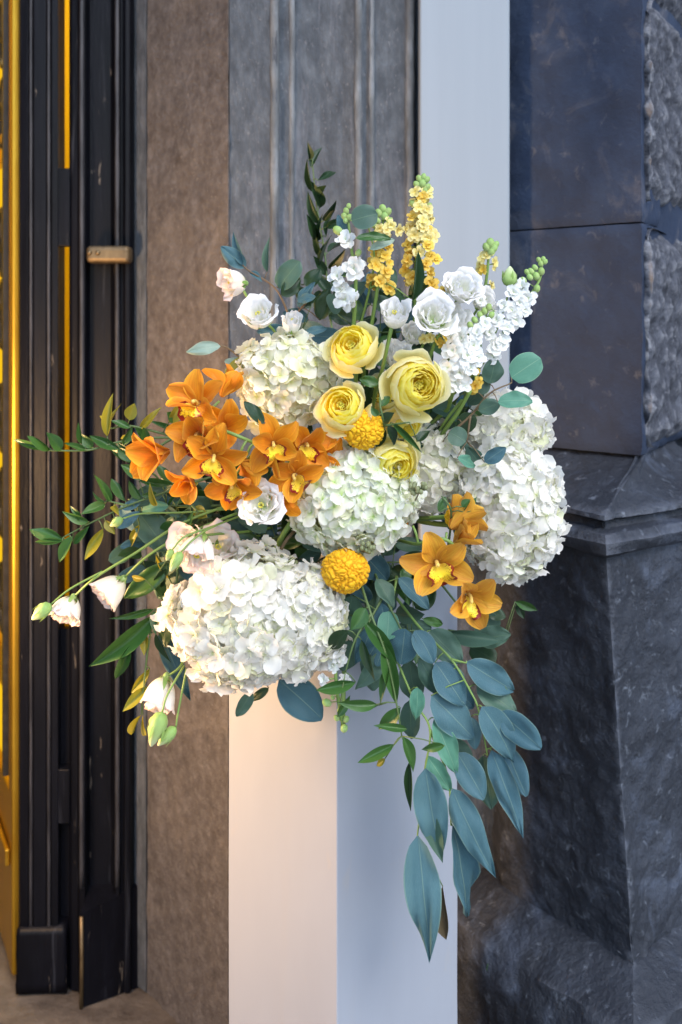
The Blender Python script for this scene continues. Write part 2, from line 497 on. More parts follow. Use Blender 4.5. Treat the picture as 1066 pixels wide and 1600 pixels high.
M['orch_a'] = petal_mat('amber orchid petal', [(0.0, (0.62, 0.34, 0.05)), (0.3, (0.72, 0.40, 0.035)), (0.8, (0.76, 0.44, 0.045)), (1.0, (0.78, 0.48, 0.08))], 0.34, 0.5, 0.6, 0.2, spot=orch_spot, spec=0.3)
def lip_spot(nt, u, v, col):
    # dark red margin and speckles of the lip
    du = maths(nt, 'ABSOLUTE', maths(nt, 'SUBTRACT', u, 0.5))
    nz = texnoise(nt, 420, 2, 0.5, objcoord(nt))
    edge = maths(nt, 'MAXIMUM', maths(nt, 'MULTIPLY', du, 2.0), v)
    e1 = maths(nt, 'GREATER_THAN', maths(nt, 'ADD', edge, maths(nt, 'MULTIPLY', nz, 0.45)), 1.02)
    sp = texnoise(nt, 700, 1, 0.5, objcoord(nt))
    e2 = maths(nt, 'MULTIPLY', maths(nt, 'GREATER_THAN', sp, 0.62), maths(nt, 'GREATER_THAN', edge, 0.45))
    return mixc(nt, maths(nt, 'MAXIMUM', e1, e2), col, (0.20, 0.012, 0.006))
M['lip'] = petal_mat('yellow spotted orchid lip', [(0.0, (0.86, 0.62, 0.08)), (0.5, (0.90, 0.66, 0.03)), (1.0, (0.90, 0.55, 0.02))], 0.2, 0.4, 0.2, 0.05, spot=lip_spot)
M['column'] = petal_mat('cream orchid column', [(0.0, (0.85, 0.62, 0.12)), (1.0, (0.86, 0.66, 0.20))], 0.2, 0.4, 0.1, 0.05)
M['stamen'] = petal_mat('golden stamens', [(0.0, (0.62, 0.60, 0.08)), (1.0, (0.80, 0.66, 0.10))], 0.1, 0.6)
M['celosia'] = petal_mat('golden celosia comb', [(0.0, (0.55, 0.25, 0.0)), (0.5, (0.78, 0.36, 0.004)), (1.0, (0.86, 0.48, 0.010))], 0.12, 0.6, 0.3, 0.03)

# ------------------------------------------------------------------ stone work
def ring_sub(poly, step):
    out = []
    n = len(poly)
    for i in range(n):
        a, b = Vector(poly[i]), Vector(poly[(i + 1) % n])
        L = (b - a).length
        st = step if i < n - 3 + 1 else 0.12
        k = max(1, int(L / st))
        for j in range(k):
            out.append(a.lerp(b, j / k))
    return out

def ring_normals(r):
    n = len(r)
    out = []
    for i in range(n):
        a, b, c = r[i - 1], r[i], r[(i + 1) % n]
        d = c - a
        nn = Vector((d.y, -d.x))
        if nn.length > 1e-9:
            nn.normalize()
        # miter
        d1 = (b - a); d2 = (c - b)
        n1 = Vector((d1.y, -d1.x)).normalized(); n2 = Vector((d2.y, -d2.x)).normalized()
        m = n1 + n2
        if m.length > 0.3:
            m.normalize()
            nn = m / max(0.45, m.dot(n1))
        out.append(nn)
    return out

def rough_prism(mb, poly, levels, zstep=0.012, step=0.012, amp=0.0, freq=8.0, seed=0.0, warp=None, ridged=False, cap_round=0.0):
    """poly: plan points listed so that the outside lies to the right of travel; levels: (z, offset)"""
    ring = ring_sub(poly, step)
    nr = ring_normals(ring)
    zs = []
    for (z0, o0), (z1, o1) in zip(levels[:-1], levels[1:]):
        k = max(1, int(math.hypot(z1 - z0, o1 - o0) / zstep))
        for j in range(k):
            t = j / k
            zs.append((z0 + (z1 - z0) * t, o0 + (o1 - o0) * t))
    zs.append(levels[-1])
    zlo, zhi = zs[0][0], zs[-1][0]
    vs = []
    for z, o in zs:
        for p, q in zip(ring, nr):
            d = 0.0
            pp = Vector((p.x, p.y, z))
            if amp:
                w = pp * freq + Vector((seed, seed * 1.7, -seed))
                if ridged == 2:
                    # broken stone: overlapping chipped facets
                    ds_, _p = noise.voronoi(w * 1.6 + noise.noise_vector(w) * 0.5)
                    d = amp * (0.9 - 1.6 * ds_[0] + 0.9 * noise.fractal(w * 0.5, 0.8, 2.1, 4) - 0.35 * abs(noise.noise(w * 5)))
                elif ridged:
                    d = amp * (noise.fractal(w, 0.8, 2.1, 5) * 1.3 + 0.5 * abs(noise.noise(w * 2.3)) * 2 - 0.2)
                    m_ = q.length - 1.02
                    if m_ > 0:      # arrises are chipped back
                        d -= 0.003 * max(0.0, noise.fractal(w * 1.3 + Vector((7, 1, 2)), 0.8, 2.2, 4))
                else:
                    d = amp * noise.fractal(w, 0.9, 2.0, 5)
            if cap_round:
                e = min(z - zlo, zhi - z)
                if e < cap_round:
                    d -= cap_round * 0.6 * (1 - e / cap_round) ** 2
            x, y = p.x + q.x * (o + d), p.y + q.y * (o + d)
            v = Vector((x, y, z))
            if warp:
                v = warp(v)
            vs.append(v)
    n = len(ring)
    fs = []
    for j in range(len(zs) - 1):
        for i in range(n):
            a, b = j * n + i, j * n + (i + 1) % n
            fs.append((a, b, b + n, a + n))
    fs.append(tuple(range(n - 1, -1, -1)))
    fs.append(tuple((len(zs) - 1) * n + i for i in range(n)))
    mb.add(vs, fs)

def profile_wall(mb, pts, z0, z1, yback):
    """open front profile in plan, closed to a back line; extruded"""
    ring = [Vector(p) for p in pts] + [Vector((pts[-1][0], yback)), Vector((pts[0][0], yback))]
    n = len(ring)
    vs = [Vector((p.x, p.y, z)) for z in (z0, z1) for p in ring]
    fs = [(i, (i + 1) % n, (i + 1) % n + n, i + n) for i in range(n)]
    fs.append(tuple(range(n - 1, -1, -1)))
    fs.append(tuple(range(n, 2 * n)))
    mb.add(vs, fs)

def wx(px, y):
    return (px - CX) / F_PX * y

WALL_TOP = 3.4
# ground sheet, threshold
g = MB(); g.add([(-60, -60, -0.12), (60, -60, -0.12), (60, 60, -0.12), (-60, 60, -0.12)], [(0, 1, 2, 3)])
o = g.build('street', M['ground'], smooth=False); o['kind'] = 'structure'
g = MB()
nx, ny = 90, 60
vs, fs = [], []
for j in range(ny + 1):
    for i in range(nx + 1):
        x, y = -3.0 + 4.6 * i / nx, 1.2 + 1.9 * j / ny
        vs.append((x, y, 0.004 * noise.fractal(Vector((x * 5, y * 5, 3)), 0.8, 2, 4) - 0.002))
for j in range(ny):
    for i in range(nx):
        a = j * (nx + 1) + i
        fs.append((a, a + 1, a + nx + 2, a + nx + 1))
g.add(vs, fs)
x0, x1, y0, y1 = -3.0, 1.6, 1.2, 3.1
g.add([(x0, y0, -0.02), (x1, y0, -0.02), (x1, y1, -0.02), (x0, y1, -0.02), (x0, y0, -0.14), (x1, y0, -0.14), (x1, y1, -0.14), (x0, y1, -0.14)],
      [(0, 4, 5, 1), (1, 5, 6, 2), (2, 6, 7, 3), (3, 7, 4, 0)])
o = g.build('pavement', M['floor']); o['kind'] = 'structure'

# door surround: splayed jamb + moulded pilaster
ds = thing('stone_door_surround', 'weathered stone door surround with brown splayed jamb and grey moulded pilaster', 'door surround', (-0.22, 2.175, 0))
mb = MB()
rough_prism(mb, [(-0.452, 2.452), (-0.226, 2.178), (-0.18, 2.30), (-0.18, 2.9), (-0.452, 2.9)], [(-0.03, 0), (WALL_TOP, 0)], 0.03, 0.012, 0.0045, 14, 3)
crisp(mb.build('jamb', M['jamb'], ds))
mb = MB(); profile_wall(mb, [(-0.486, 2.475), (-0.458, 2.447), (-0.434, 2.423)], 0, WALL_TOP, 2.9)
bevel(mb.build('jamb_edge', M['grey'], ds, smooth=False))
mb = MB()
fy = 2.175
prof = [(-0.2235, fy + 0.004)]
def fx(px): return wx(px, fy)
for px, dy in [(424, 0), (426, -0.006), (433, -0.006), (436, 0.006), (451, 0.008), (459, 0.010), (472, 0.016), (500, 0.020), (536, 0.016), (553, 0.008),
               (556, 0.004), (566, 0.002), (572, 0.009), (578, 0.002), (584, 0.006), (632, 0.010), (636, 0.004), (646, 0.003), (652, 0.03), (800, 0.03)]:
    prof.append((fx(px), fy + dy))
profile_wall(mb, prof, 0, WALL_TOP, 2.9)
pil = mb.build('pilaster', M['grey'], ds, smooth=False)
bevel(pil, 0.0015)
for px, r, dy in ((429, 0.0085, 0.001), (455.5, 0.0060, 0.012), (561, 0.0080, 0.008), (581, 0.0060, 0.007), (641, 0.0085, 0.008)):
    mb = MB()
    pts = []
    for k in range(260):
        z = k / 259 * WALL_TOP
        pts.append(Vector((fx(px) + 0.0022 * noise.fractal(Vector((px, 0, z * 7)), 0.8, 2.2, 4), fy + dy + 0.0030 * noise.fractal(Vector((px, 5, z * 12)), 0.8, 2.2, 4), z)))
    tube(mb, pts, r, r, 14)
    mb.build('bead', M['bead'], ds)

# white board fixed to the wall
wp = MB()
boxv(wp, fx(652) + 0.003, wx(797, 2.14), 2.14, 2.2035, 1.045, WALL_TOP)
o = bevel(wp.build('white_wall_board', M['panel'], smooth=False), 0.004)
tag(o, 'tall white painted board fixed to the wall between grey pilaster and dark pier', 'board')

# corner pier
pier = thing('stone_pier', 'dark stone corner pier with smooth slabs, rough hewn blocks and battered base', 'pier', (0.5, 2.1, 0))
slabpoly = [(0.339, 2.205), (0.553, 2.0), (0.62, 2.12), (0.62, 2.6), (0.339, 2.6)]
for z0, z1, s in ((1.250, 1.6785, 1), (1.6815, WALL_TOP, 2)):
    mb = MB()
    rough_prism(mb, slabpoly, [(z0, 0), (z1, 0)], 0.010, 0.010, 0.0035, 16, s * 7.3, cap_round=0.005)
    crisp(mb.build('slab', M['slab'], pier))
dx, dy = 0.498, 0.867
mb = MB()
rough_prism(mb, [(0.50, 2.10), (0.566, 2.035), (0.84, 2.50), (0.84, 2.6), (0.50, 2.6)], [(1.2515, 0), (WALL_TOP, 0)], 0.02, 0.02, 0.008, 9, 3.3)
mb.build('core_stone', M['slab'], pier)
ax, ay = 0.553 + dx * 0.006, 2.0 + dy * 0.02
for z0, z1, s, am in ((1.262, 1.672, 1, 0.026), (1.722, 2.10, 2, 0.024), (2.11, 2.9, 3, 0.024)):
    mb = MB()
    e = 0.018
    p0 = Vector((ax + 0.867 * e, ay - 0.498 * e)); q0 = p0 + Vector((dx, dy)) * 0.55
    rough_prism(mb, [tuple(Vector((ax, ay)) + Vector((-0.01, 0.012))), tuple(p0), tuple(q0), tuple(q0 + Vector((-0.12, 0.07))), (0.56, 2.45)],
                [(z0, -0.018), (z0 + 0.03, 0.0), (z1 - 0.03, 0.0), (z1, -0.02)], 0.005, 0.006, am * 0.42, 15, s * 5.1, ridged=2, cap_round=0.012)
    crisp(mb.build('rough_block', M['rough'], pier), 50)

def wlow(v):
    t = max(0.0, min(1.0, (1.14 - v.z) / 0.73))
    w = max(0.0, 1 - abs(v.x - 0.45) / 0.2) * max(0, 1 - max(0, v.y - 1.85) / 0.35)
    x, y = v.x + 0.049 * t * w, v.y
    u = max(0.0, min(1.0, (v.z - 1.17) / 0.079))
    if u > 0:
        if v.x < 0.448:
            k = max(0, (v.x - 0.302) / 0.146); dd_ = Vector((0.037, 0.095)).lerp(Vector((0.105, 0.150)), k)
        else:
            k = min(1, (v.x - 0.448) / 0.252); dd_ = Vector((0.105, 0.150)).lerp(Vector((0.0, 0.22)), k)
        x += dd_.x * u; y += dd_.y * u
    return Vector((x, y, v.z))
low = [(0.302, 2.11), (0.448, 1.85), (0.70, 2.04), (0.86, 2.6), (0.302, 2.6)]
mb = MB()
rough_prism(mb, low, [(0.395, -0.004), (1.085, 0.0), (1.095, -0.004), (1.106, 0.018), (1.126, 0.028), (1.139, 0.018), (1.144, -0.006), (1.154, -0.010), (1.160, 0.004), (1.168, 0.004), (1.178, 0.0), (1.249, -0.014)],
            0.006, 0.006, 0.0055, 11, 2.2, warp=wlow, ridged=True)
crisp(mb.build('battered_block', M['base'], pier))
mb = MB()
rough_prism(mb, low, [(-0.03, 0.10), (0.30, 0.088), (0.345, 0.075), (0.40, 0.002), (0.41, -0.03)], 0.008, 0.008, 0.007, 9.0, 9.2, warp=wlow, ridged=True)
crisp(mb.build('foot_block', M['base'], pier))
# the facade goes on to both sides of the doorway
for nm, x0_, x1_, y0_, lab in (('facade_wall', 0.861, 5.0, 2.45, 'dark stone facade wall beyond the corner pier'), ('facade_wall', -5.0, -2.6015, 1.9, 'stone facade wall beyond the doorway')):
    mb = MB(); boxv(mb, x0_, x1_, y0_, 2.95, -0.02, WALL_TOP)
    o = bevel(mb.build(nm, M['slab'], smooth=False), 0.01); tag(o, lab, 'wall')
# ------------------------------------------------------------------ dark door frame and leaf
YF = 2.42
def prof_px(lst, y):
    return [(wx(px, y + dy), y + dy) for px, dy in lst]
fr = thing('door_frame', 'black painted wooden door frame with moulded edges beside the stone jamb', 'door frame', (wx(165, YF), YF, 0))
mb = MB()
profile_wall(mb, prof_px([(108, 0.02), (112, 0.012), (122, 0.010), (124, -0.004), (133, -0.006), (136, 0.014), (141, 0.03), (174, 0.032), (178, 0.012), (181, 0.0), (187, 0.0), (189, 0.010), (193, 0.010), (196, 0.002), (203, 0.004), (207, 0.018), (213, 0.05)], YF), 0, WALL_TOP, 2.56)
bevel(mb.build('jamb_board', M['black'], fr, smooth=False), 0.002)
for px, dy in ((128, -0.006), (183.5, 0.0)):
    mb = MB()
    pts = [Vector((wx(px, YF + dy), YF + dy + 0.001 * noise.noise(Vector((px, 1, k * 0.7))), 0.24 + k / 70 * (WALL_TOP - 0.24))) for k in range(71)]
    tube(mb, pts, 0.0055, 0.0055, 8)
    mb.build('bead', M['worn'], fr)
mb = MB()
bx0, bx1 = wx(127, YF - 0.05), wx(209, YF - 0.02)
ring = [(bx0, 2.372), (bx1, 2.445), (bx1, 2.50), (bx0, 2.50)]
rough_prism(mb, ring, [(0.0, 0), (0.205, 0)], 0.02, 0.02, 0.0016, 20, 4, warp=lambda v: Vector((v.x, v.y, v.z + (0.03 * (v.y - 2.37) / 0.1 if v.z > 0.19 else 0))))
o = mb.build('plinth_block', M['black'], fr, smooth=False)
mb = MB(); tube(mb, [(bx0, 2.371, 0.0), (bx0 + 0.001, 2.371, 0.1), (bx0, 2.371, 0.2)], 0.0045, 0.0045, 6)
mb.build('worn_edge', M['brass'], fr)
# latch
mb = MB()
zl = EYE - (397 - CY) / F_PX * 2.38
boxv(mb, wx(134, 2.385), wx(203, 2.385), 2.385, 2.43, zl - 0.019, zl + 0.019)
o = bevel(mb.build('latch_bar', M['brass'], fr, smooth=False), 0.010, 4)
for px in (140, 153):
    mb = MB(); ball(mb, (wx(px, 2.385), 2.384, zl + 0.003), 0.0055, 0.004, 0.0055)
    mb.build('screw', M['brass'], o)

lf = thing('door_leaf', 'narrow black moulded door leaf with chipped paint beside a lit gap', 'door', (wx(60, YF), YF, 0))
mb = MB()
profile_wall(mb, prof_px([(29, 0.03), (31, 0.004), (44, 0.0), (46, 0.010), (50, 0.012), (53, 0.0), (72, 0.002), (74, 0.012), (78, 0.014), (81, 0.004), (91, 0.006), (93, 0.03)], YF), 0.012, WALL_TOP, 2.50)
bevel(mb.build('stile', M['black'], lf, smooth=False), 0.0015)
for px in (48, 76):
    mb = MB()
    pts = [Vector((wx(px, YF + 0.006), YF + 0.008 + 0.001 * noise.noise(Vector((px, 1, k * 0.7))), 0.02 + k / 70 * (WALL_TOP - 0.02))) for k in range(71)]
    tube(mb, pts, 0.004, 0.004, 8)
    mb.build('bead', M['worn'], lf)
mb = MB(); boxv(mb, wx(88, 2.47), wx(112, 2.47), 2.464, 2.49, 0.01, 0.80); mb.build('stop_board', M['black'], lf, smooth=False)
for ya, yb in ((262, 384), (1205, 1290)):
    mb = MB()
    boxv(mb, wx(82.5, YF), wx(107.5, YF), YF + 0.0088, YF + 0.05, EYE - (yb - CY) / F_PX * YF, EYE - (ya - CY) / F_PX * YF)
    bevel(mb.build('cross_rail', M['black'], lf, smooth=False), 0.002)
mb = MB()
rough_prism(mb, [(wx(27, YF), YF - 0.010), (wx(104, YF), YF - 0.004), (wx(104, YF), YF + 0.06), (wx(27, YF), YF + 0.06)], [(0.006, 0), (0.135, 0), (0.15, -0.003)], 0.02, 0.01, 0.0022, 22, 8)
mb.build('bottom_board', M['black'], lf)

# gilded inner door, swung back into the hall
GA = Vector((wx(29, 2.44), 2.46)); GD = Vector((-0.43, 0.90)).normalized(); GN = Vector((-GD.y, GD.x))
gd = thing('gilded_door', 'gilded glazed door leaf with black iron scrollwork swung back into the lit hall', 'door', (GA.x, GA.y, 0))
def gp(a, z, o=0.0):
    q = GA + GD * a + GN * o
    return Vector((q.x, q.y, z))
def gbox(mb, a0, a1, z0, z1, o0, o1):
    vs = [gp(a, z, o) for z in (z0, z1) for o in (o0, o1) for a in (a0, a1)]
    mb.add(vs, [(0, 2, 3, 1), (4, 5, 7, 6), (0, 1, 5, 4), (2, 6, 7, 3), (0, 4, 6, 2), (1, 3, 7, 5)])
mb = MB(); gbox(mb, 0.0, 0.05, 0.02, WALL_TOP - 0.1, -0.02, 0.02); bevel(mb.build('stile', M['gold'], gd, smooth=False), 0.006)
mb = MB(); gbox(mb, 0.86, 0.98, 0.02, WALL_TOP - 0.1, -0.02, 0.02); bevel(mb.build('stile', M['gold'], gd, smooth=False), 0.006)
for z0, z1 in ((0.02, 0.42), (1.88, 1.95), (0.62, 0.72), (3.1, 3.3)):
    mb = MB(); gbox(mb, 0.05, 0.86, z0, z1, -0.018, 0.018); bevel(mb.build('rail', M['gold'], gd, smooth=False), 0.006)
mb = MB(); gbox(mb, 0.02, 0.9, 0.26, 0.30, 0.021, 0.032); bevel(mb.build('moulding', M['gold'], gd, smooth=False), 0.004)
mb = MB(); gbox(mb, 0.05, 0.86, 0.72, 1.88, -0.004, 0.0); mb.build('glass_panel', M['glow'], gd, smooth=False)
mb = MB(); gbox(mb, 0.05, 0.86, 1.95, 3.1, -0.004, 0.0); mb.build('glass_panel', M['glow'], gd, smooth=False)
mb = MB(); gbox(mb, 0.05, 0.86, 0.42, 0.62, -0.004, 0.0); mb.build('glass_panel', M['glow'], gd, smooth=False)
mb = MB(); gbox(mb, 0.062, 0.078, 0.45, 3.1, 0.005, 0.030); mb.build('iron_bar', M['iron'], gd, smooth=False)
for zc, s in ((2.85, 1), (2.62, -1), (2.4, 1), (2.2, -1), (1.98, 1), (1.7, -1), (1.5, 1), (1.28, -1), (1.05, 1), (0.85, -1)):
    mb = MB()
    pts = []
    for k in range(26):
        a = k / 25 * 3.4 * pi
        r = 0.012 + 0.012 * a / pi * 1.6
        pts.append(gp(0.165 + r * cos(a), zc + s * r * 1.6 * sin(a), 0.014))
    tube(mb, pts, 0.010, 0.006, 6)
    mb.build('scroll', M['iron'], gd)

# lit hall behind the door
hall = MB()
boxv(hall, -2.6, -0.5, 3.9, 4.0, 0, WALL_TOP)
o = hall.build('hall_wall', M['amber'], smooth=False); o['kind'] = 'structure'
for nm, a in (('hall_side_wall', (-2.7, -2.601, 2.6, 4.0, 0, WALL_TOP)), ('hall_wall_right', (-0.4499, -0.35, 2.9005, 4.0, 0, WALL_TOP)), ('hall_ceiling', (-2.7, -0.35, 2.5, 4.0, WALL_TOP + 0.0005, WALL_TOP + 0.1)), ('hall_floor', (-2.7, -0.35, 3.1005, 4.0, -0.1, -0.001))):
    hb = MB(); boxv(hb, *a); o = hb.build(nm, M['amber'] if 'floor' not in nm else M['floor'], smooth=False); o['kind'] = 'structure'
def lamp(name, label, pos, watts, rad, col, grp=None, bracket=None):
    t = thing(name, label, 'lamp', pos, grp)
    mb = MB(); ball(mb, pos, 0.05, 0.05, 0.075, nu=16, nv=10); mb.build('glass_globe', M['lampglass'], t)
    mb = MB()
    for k in range(6):
        a = k * pi / 3
        tube(mb, [pos + Vector((0.062 * cos(a), 0.062 * sin(a), -0.1)), pos + Vector((0.075 * cos(a), 0.075 * sin(a), 0.1))], 0.004, 0.004, 5)
    for z in (-0.1, 0.1):
        tube(mb, [pos + Vector((0, 0, z)), pos + Vector((0, 0, z + 0.012))], 0.08, 0.075, 12)
    tube(mb, [pos + Vector((0, 0, 0.11)), pos + Vector((0, 0, 0.16))], 0.07, 0.012, 12)
    mb.build('cage', M['iron'], t)
    mb = MB(); tube(mb, catmull(bracket, 6), 0.008, 0.008, 8); mb.build('bracket', M['iron'], t)
    ld = bpy.data.lights.new('lamp_light', 'POINT'); ld.energy = watts; ld.shadow_soft_size = rad; ld.color = col
    lo = new_obj('lamp_light', ld, t)
    lo.location = (0, 0, 0) if name != 'added_wall_lantern' else (0.10, 0.0, 0.0)
    return t
HP = Vector((-1.05, 3.0, 2.95))
lamp('hall_lantern', 'lit lantern hanging from the hall ceiling behind the door', HP, 62, 0.12, (1.0, 0.78, 0.42), bracket=[HP + Vector((0, 0, 0.15)), HP + Vector((0, 0, 0.4)), Vector((HP.x, HP.y, WALL_TOP))])
# the jamb on the other side of the doorway (outside the frame) carries a lantern added for warm light
mb = MB()
boxv(mb, -2.6, -1.25, 1.20, 2.6, -0.02, WALL_TOP)
o = bevel(mb.build('far_jamb_wall', M['jamb'], smooth=False), 0.01); tag(o, 'stone wall on the far side of the doorway', 'wall')
lamp('added_wall_lantern', 'added unseen iron lantern on the wall across the doorway', LAMP_POS, LAMP_W, 0.11, (1.0, 0.60, 0.28), bracket=[LAMP_POS + Vector((0, 0, 0.16)), LAMP_POS + Vector((-0.02, 0, 0.24)), LAMP_POS + Vector((-0.16, 0, 0.22)), LAMP_POS + Vector((-0.255, 0, 0.05))])

# ------------------------------------------------------------------ pedestal and bowl
pc = Vector((-0.0055, 1.56))
pl, pr = Vector((-0.1785, 1.727)), Vector((0.188, 1.748))
pbk = pl + pr - pc
PT = 1.125
ped = thing('pedestal', 'tall square white painted pedestal standing cornerwise under the flowers', 'pedestal', (pc.x, 1.73, 0))
mb = MB()
rough_prism(mb, [tuple(pl), tuple(pc), tuple(pr), tuple(pbk)], [(0.004, 0), (PT, 0)], 0.05, 0.03, 0.0008, 3, 1)
bevel(mb.build('column', M['white'], ped, smooth=False), 0.002)
FO = Vector((0.01, 1.72, PT + 0.10))     # where the stems meet
bw = thing('flower_bowl', 'low white bowl holding the stems on top of the pedestal', 'bowl', (0.01, 1.73, PT))
mb = MB()
vs, fs = [], []
pr_ = [(0.0, 0.001), (0.05, 0.001), (0.075, 0.03), (0.085, 0.065), (0.082, 0.067), (0.06, 0.03), (0.0, 0.02)]
for r, z in pr_:
    for k in range(24):
        a = k * pi / 12
        vs.append((0.01 + r * cos(a), 1.73 + r * sin(a), PT + z))
for j in range(len(pr_) - 1):
    for k in range(24):
        fs.append((j * 24 + k, j * 24 + (k + 1) % 24, (j + 1) * 24 + (k + 1) % 24, (j + 1) * 24 + k))
mb.add(vs, fs); mb.build('bowl_body', M['bowl'], bw)
mb = MB(); ball(mb, (0.01, 1.73, PT + 0.075), 0.07, 0.07, 0.06, nu=16, nv=10); mb.build('foam', M['foam'], bw)

# ------------------------------------------------------------------ blade shapes (leaves, sepals, petals)
def blade(name, wf, nL=9, nW=6, cup=0.0, curl=0.0, arch=0.0, ruff=0.0, rf=3.0, seed=0, twist=0.0, fold=0.0, notch=0.0, side=0.0):
    vs, fs, uv = [], [], []
    for i in range(nL + 1):
        s = i / nL
        w = wf(s)
        for j in range(nW + 1):
            t = -1 + 2 * j / nW
            x = t * w * 0.5
            y = s - notch * (1 - abs(t)) ** 2 * max(0, s - 0.7)
            z = cup * t * t * w * 0.5 + fold * abs(t) * w * 0.5 - curl * s * s + arch * sin(pi * s)
            z += ruff * noise.noise(Vector((t * rf, s * rf * 1.6, seed * 3.7))) * (0.25 + abs(t)) * min(1, s * 3)
            x += side * sin(pi * s) * 0.5
            if twist:
                a = twist * s
                x, z = x * cos(a) - z * sin(a), x * sin(a) + z * cos(a)
            vs.append((x, y, z)); uv.append((0.5 + t * 0.5, s))
    for i in range(nL):
        for j in range(nW):
            a = i * (nW + 1) + j
            fs.append((a, a + 1, a + nW + 2, a + nW + 1))
    return vs, fs, uv

def w_point(s):   # ovate leaf with a drawn-out tip
    return max(0.012, (s ** 0.62) * ((1 - s) ** 1.05) / 0.4105) if s < 1 else 0.0
def w_oval(s):
    return max(0.015, 1.0 * (max(0, sin(pi * s ** 0.9)) ** 0.62)) if s < 1 else 0.10
def w_lance(s):
    return max(0.015, (s ** 0.75) * ((1 - s) ** 1.1) / 0.287) if s < 1 else 0.0
def w_round(s):
    return max(0.03, sqrt(max(0, 1 - (2 * s - 1) ** 2)) ** 0.85) if s < 1 else 0.06
def w_petal(s):
    return max(0.16, max(0, sin(pi * (0.04 + 0.90 * s ** 1.15))) ** 0.75)
def w_sepal(s):
    return max(0.10, max(0, sin(pi * (0.02 + 0.86 * s ** 1.25))) ** 0.62)

SHAPES = {}
def shape(kind, mat):
    key = (kind, mat)
    if key not in SHAPES:
        lst = []
        for k in range(7):
            sd_ = k + 1
            c = ((-1) ** k) * (0.5 + 0.35 * (k % 4))
            k = k % 4
            if kind == 'point':
                b = blade(kind, w_point, 14, 8, 0.05 * c, 0.10 * c, 0.03, 0.10, 2.2, sd_, 0.08 * c, 0.10, side=0.07 * (k - 1.5))
            elif kind == 'oval':
                b = blade(kind, w_oval, 12, 8, 0.05 * c, 0.10 * c, 0.04, 0.10, 2.0, sd_, 0.12 * c, 0.10, side=0.05 * (k - 1.5))
            elif kind == 'round':
                b = blade(kind, w_round, 12, 8, 0.06 * c, 0.06 * c, 0.04, 0.05, 2.0, sd_, 0.1 * c, 0.08)
            elif kind == 'lance':
                b = blade(kind, w_lance, 12, 6, 0.05, 0.16 * c, 0.02, 0.02, 2.0, sd_, 0.35 * c, 0.30, side=0.10 * (k - 1.5))
            lst.append(mesh(kind + '_leaf', *b[:2], M[mat], True, b[2]))
        SHAPES[key] = lst
    return SHAPES[key]

def place_blade(name, me, base, tip, width, hint, parent, pw, zs=None):
    base, tip = Vector(base), Vector(tip)
    y = tip - base
    L = y.length
    y = y / L
    x = y.cross(Vector(hint))
    if x.length < 1e-3:
        x = y.cross(Vector((1, 0, 0)))
    x.normalize()
    z = x.cross(y)
    o = new_obj(name, me, parent)
    zsc = zs if zs else L
    Mx = Matrix((( x.x * width, y.x * L, z.x * zsc, base.x - pw.x), (x.y * width, y.y * L, z.y * zsc, base.y - pw.y), (x.z * width, y.z * L, z.z * zsc, base.z - pw.z), (0, 0, 0, 1)))
    o.matrix_local = Mx
    return o

# ------------------------------------------------------------------ petals of revolution (rose, lisianthus, bud)
def cup_petal(mb, F, c, a0, half, q, R, H, zr, roll, ruff, seed, ns=9, na=9, close=0.0, spiral=0.08, fullness=0.62):
    """one petal: part of a bowl round the axis F.z, from the axis foot (-H) up to its rim"""
    vs, fs, uv = [], [], []
    rr = R * q
    for i in range(ns + 1):
        s0 = i / ns
        for j in range(na + 1):
            t = -1 + 2 * j / na
            s = s0 * (1 - 0.16 * abs(t) ** 3.5 + 0.03 * noise.noise(Vector((t * 2.2, seed, 1.3))))
            rho = rr * (sin(min(1, s * 1.05) * pi / 2) ** fullness) * (1 - close * s ** 3)
            z = -H + (zr + H) * (s ** 1.15)
            k = max(0, (s - 0.72) / 0.28)
            rho += roll * R * k * k * 0.30
            z -= abs(roll) * R * k ** 2.6 * 0.20
            wv = half * (0.30 + 0.70 * min(1, s * 1.7) ** 0.8)
            ang = a0 + t * wv
            rf = ruff * R * s ** 2.5
            rho += rf * noise.noise(Vector((ang * 2.6, s * 1.3, seed * 2.1))) * 1.4
            z += rf * noise.noise(Vector((ang * 3.1 + 5, s * 1.6, seed * 1.7)))
            rho *= 1 + spiral * t
            vs.append(c + F @ Vector((rho * cos(ang), rho * sin(ang), z)))
            uv.append((0.5 + 0.5 * t, s0))
    for i in range(ns):
        for j in range(na):
            a = i * (na + 1) + j
            fs.append((a, a + 1, a + na + 2, a + na + 1))
    mb.add(vs, fs, uv)

def stem_to(root, p0, p1, mat, r=0.0022, sag=0.02, name='stem'):
    mb = MB()
    d = (p1 - p0)
    mid = p0.lerp(p1, 0.5) + Vector((0, 0.01, -sag))
    tube(mb, catmull([p0, mid, p1], 6), r, r * 1.2, 7)
    return mb.build(name, M[mat], root)

def calyx(root, c, F, R, L, mat='calyx', n=5, spread=0.55):
    mb = MB()
    ball(mb, c, R * 0.30, R * 0.30, L * 0.22, F)
    for k in range(n):
        a = 2 * pi * k / n + 0.3
        vs, fs, uv = blade('s', w_lance, 5, 2, 0.1)
        out = Vector((cos(a), sin(a), 0))
        vv = []
        for x, y, z in vs:
            rad = R * (0.24 + spread * sin(y * 1.7))
            side = Vector((-sin(a), cos(a), 0)) * x * R * 0.35
            vv.append(c + F @ (out * (rad + 0.002) + side + Vector((0, 0, y * L * 0.75 - L * 0.05))))
        mb.add(vv, fs, uv)
    return mb.build('calyx', M[mat], root)

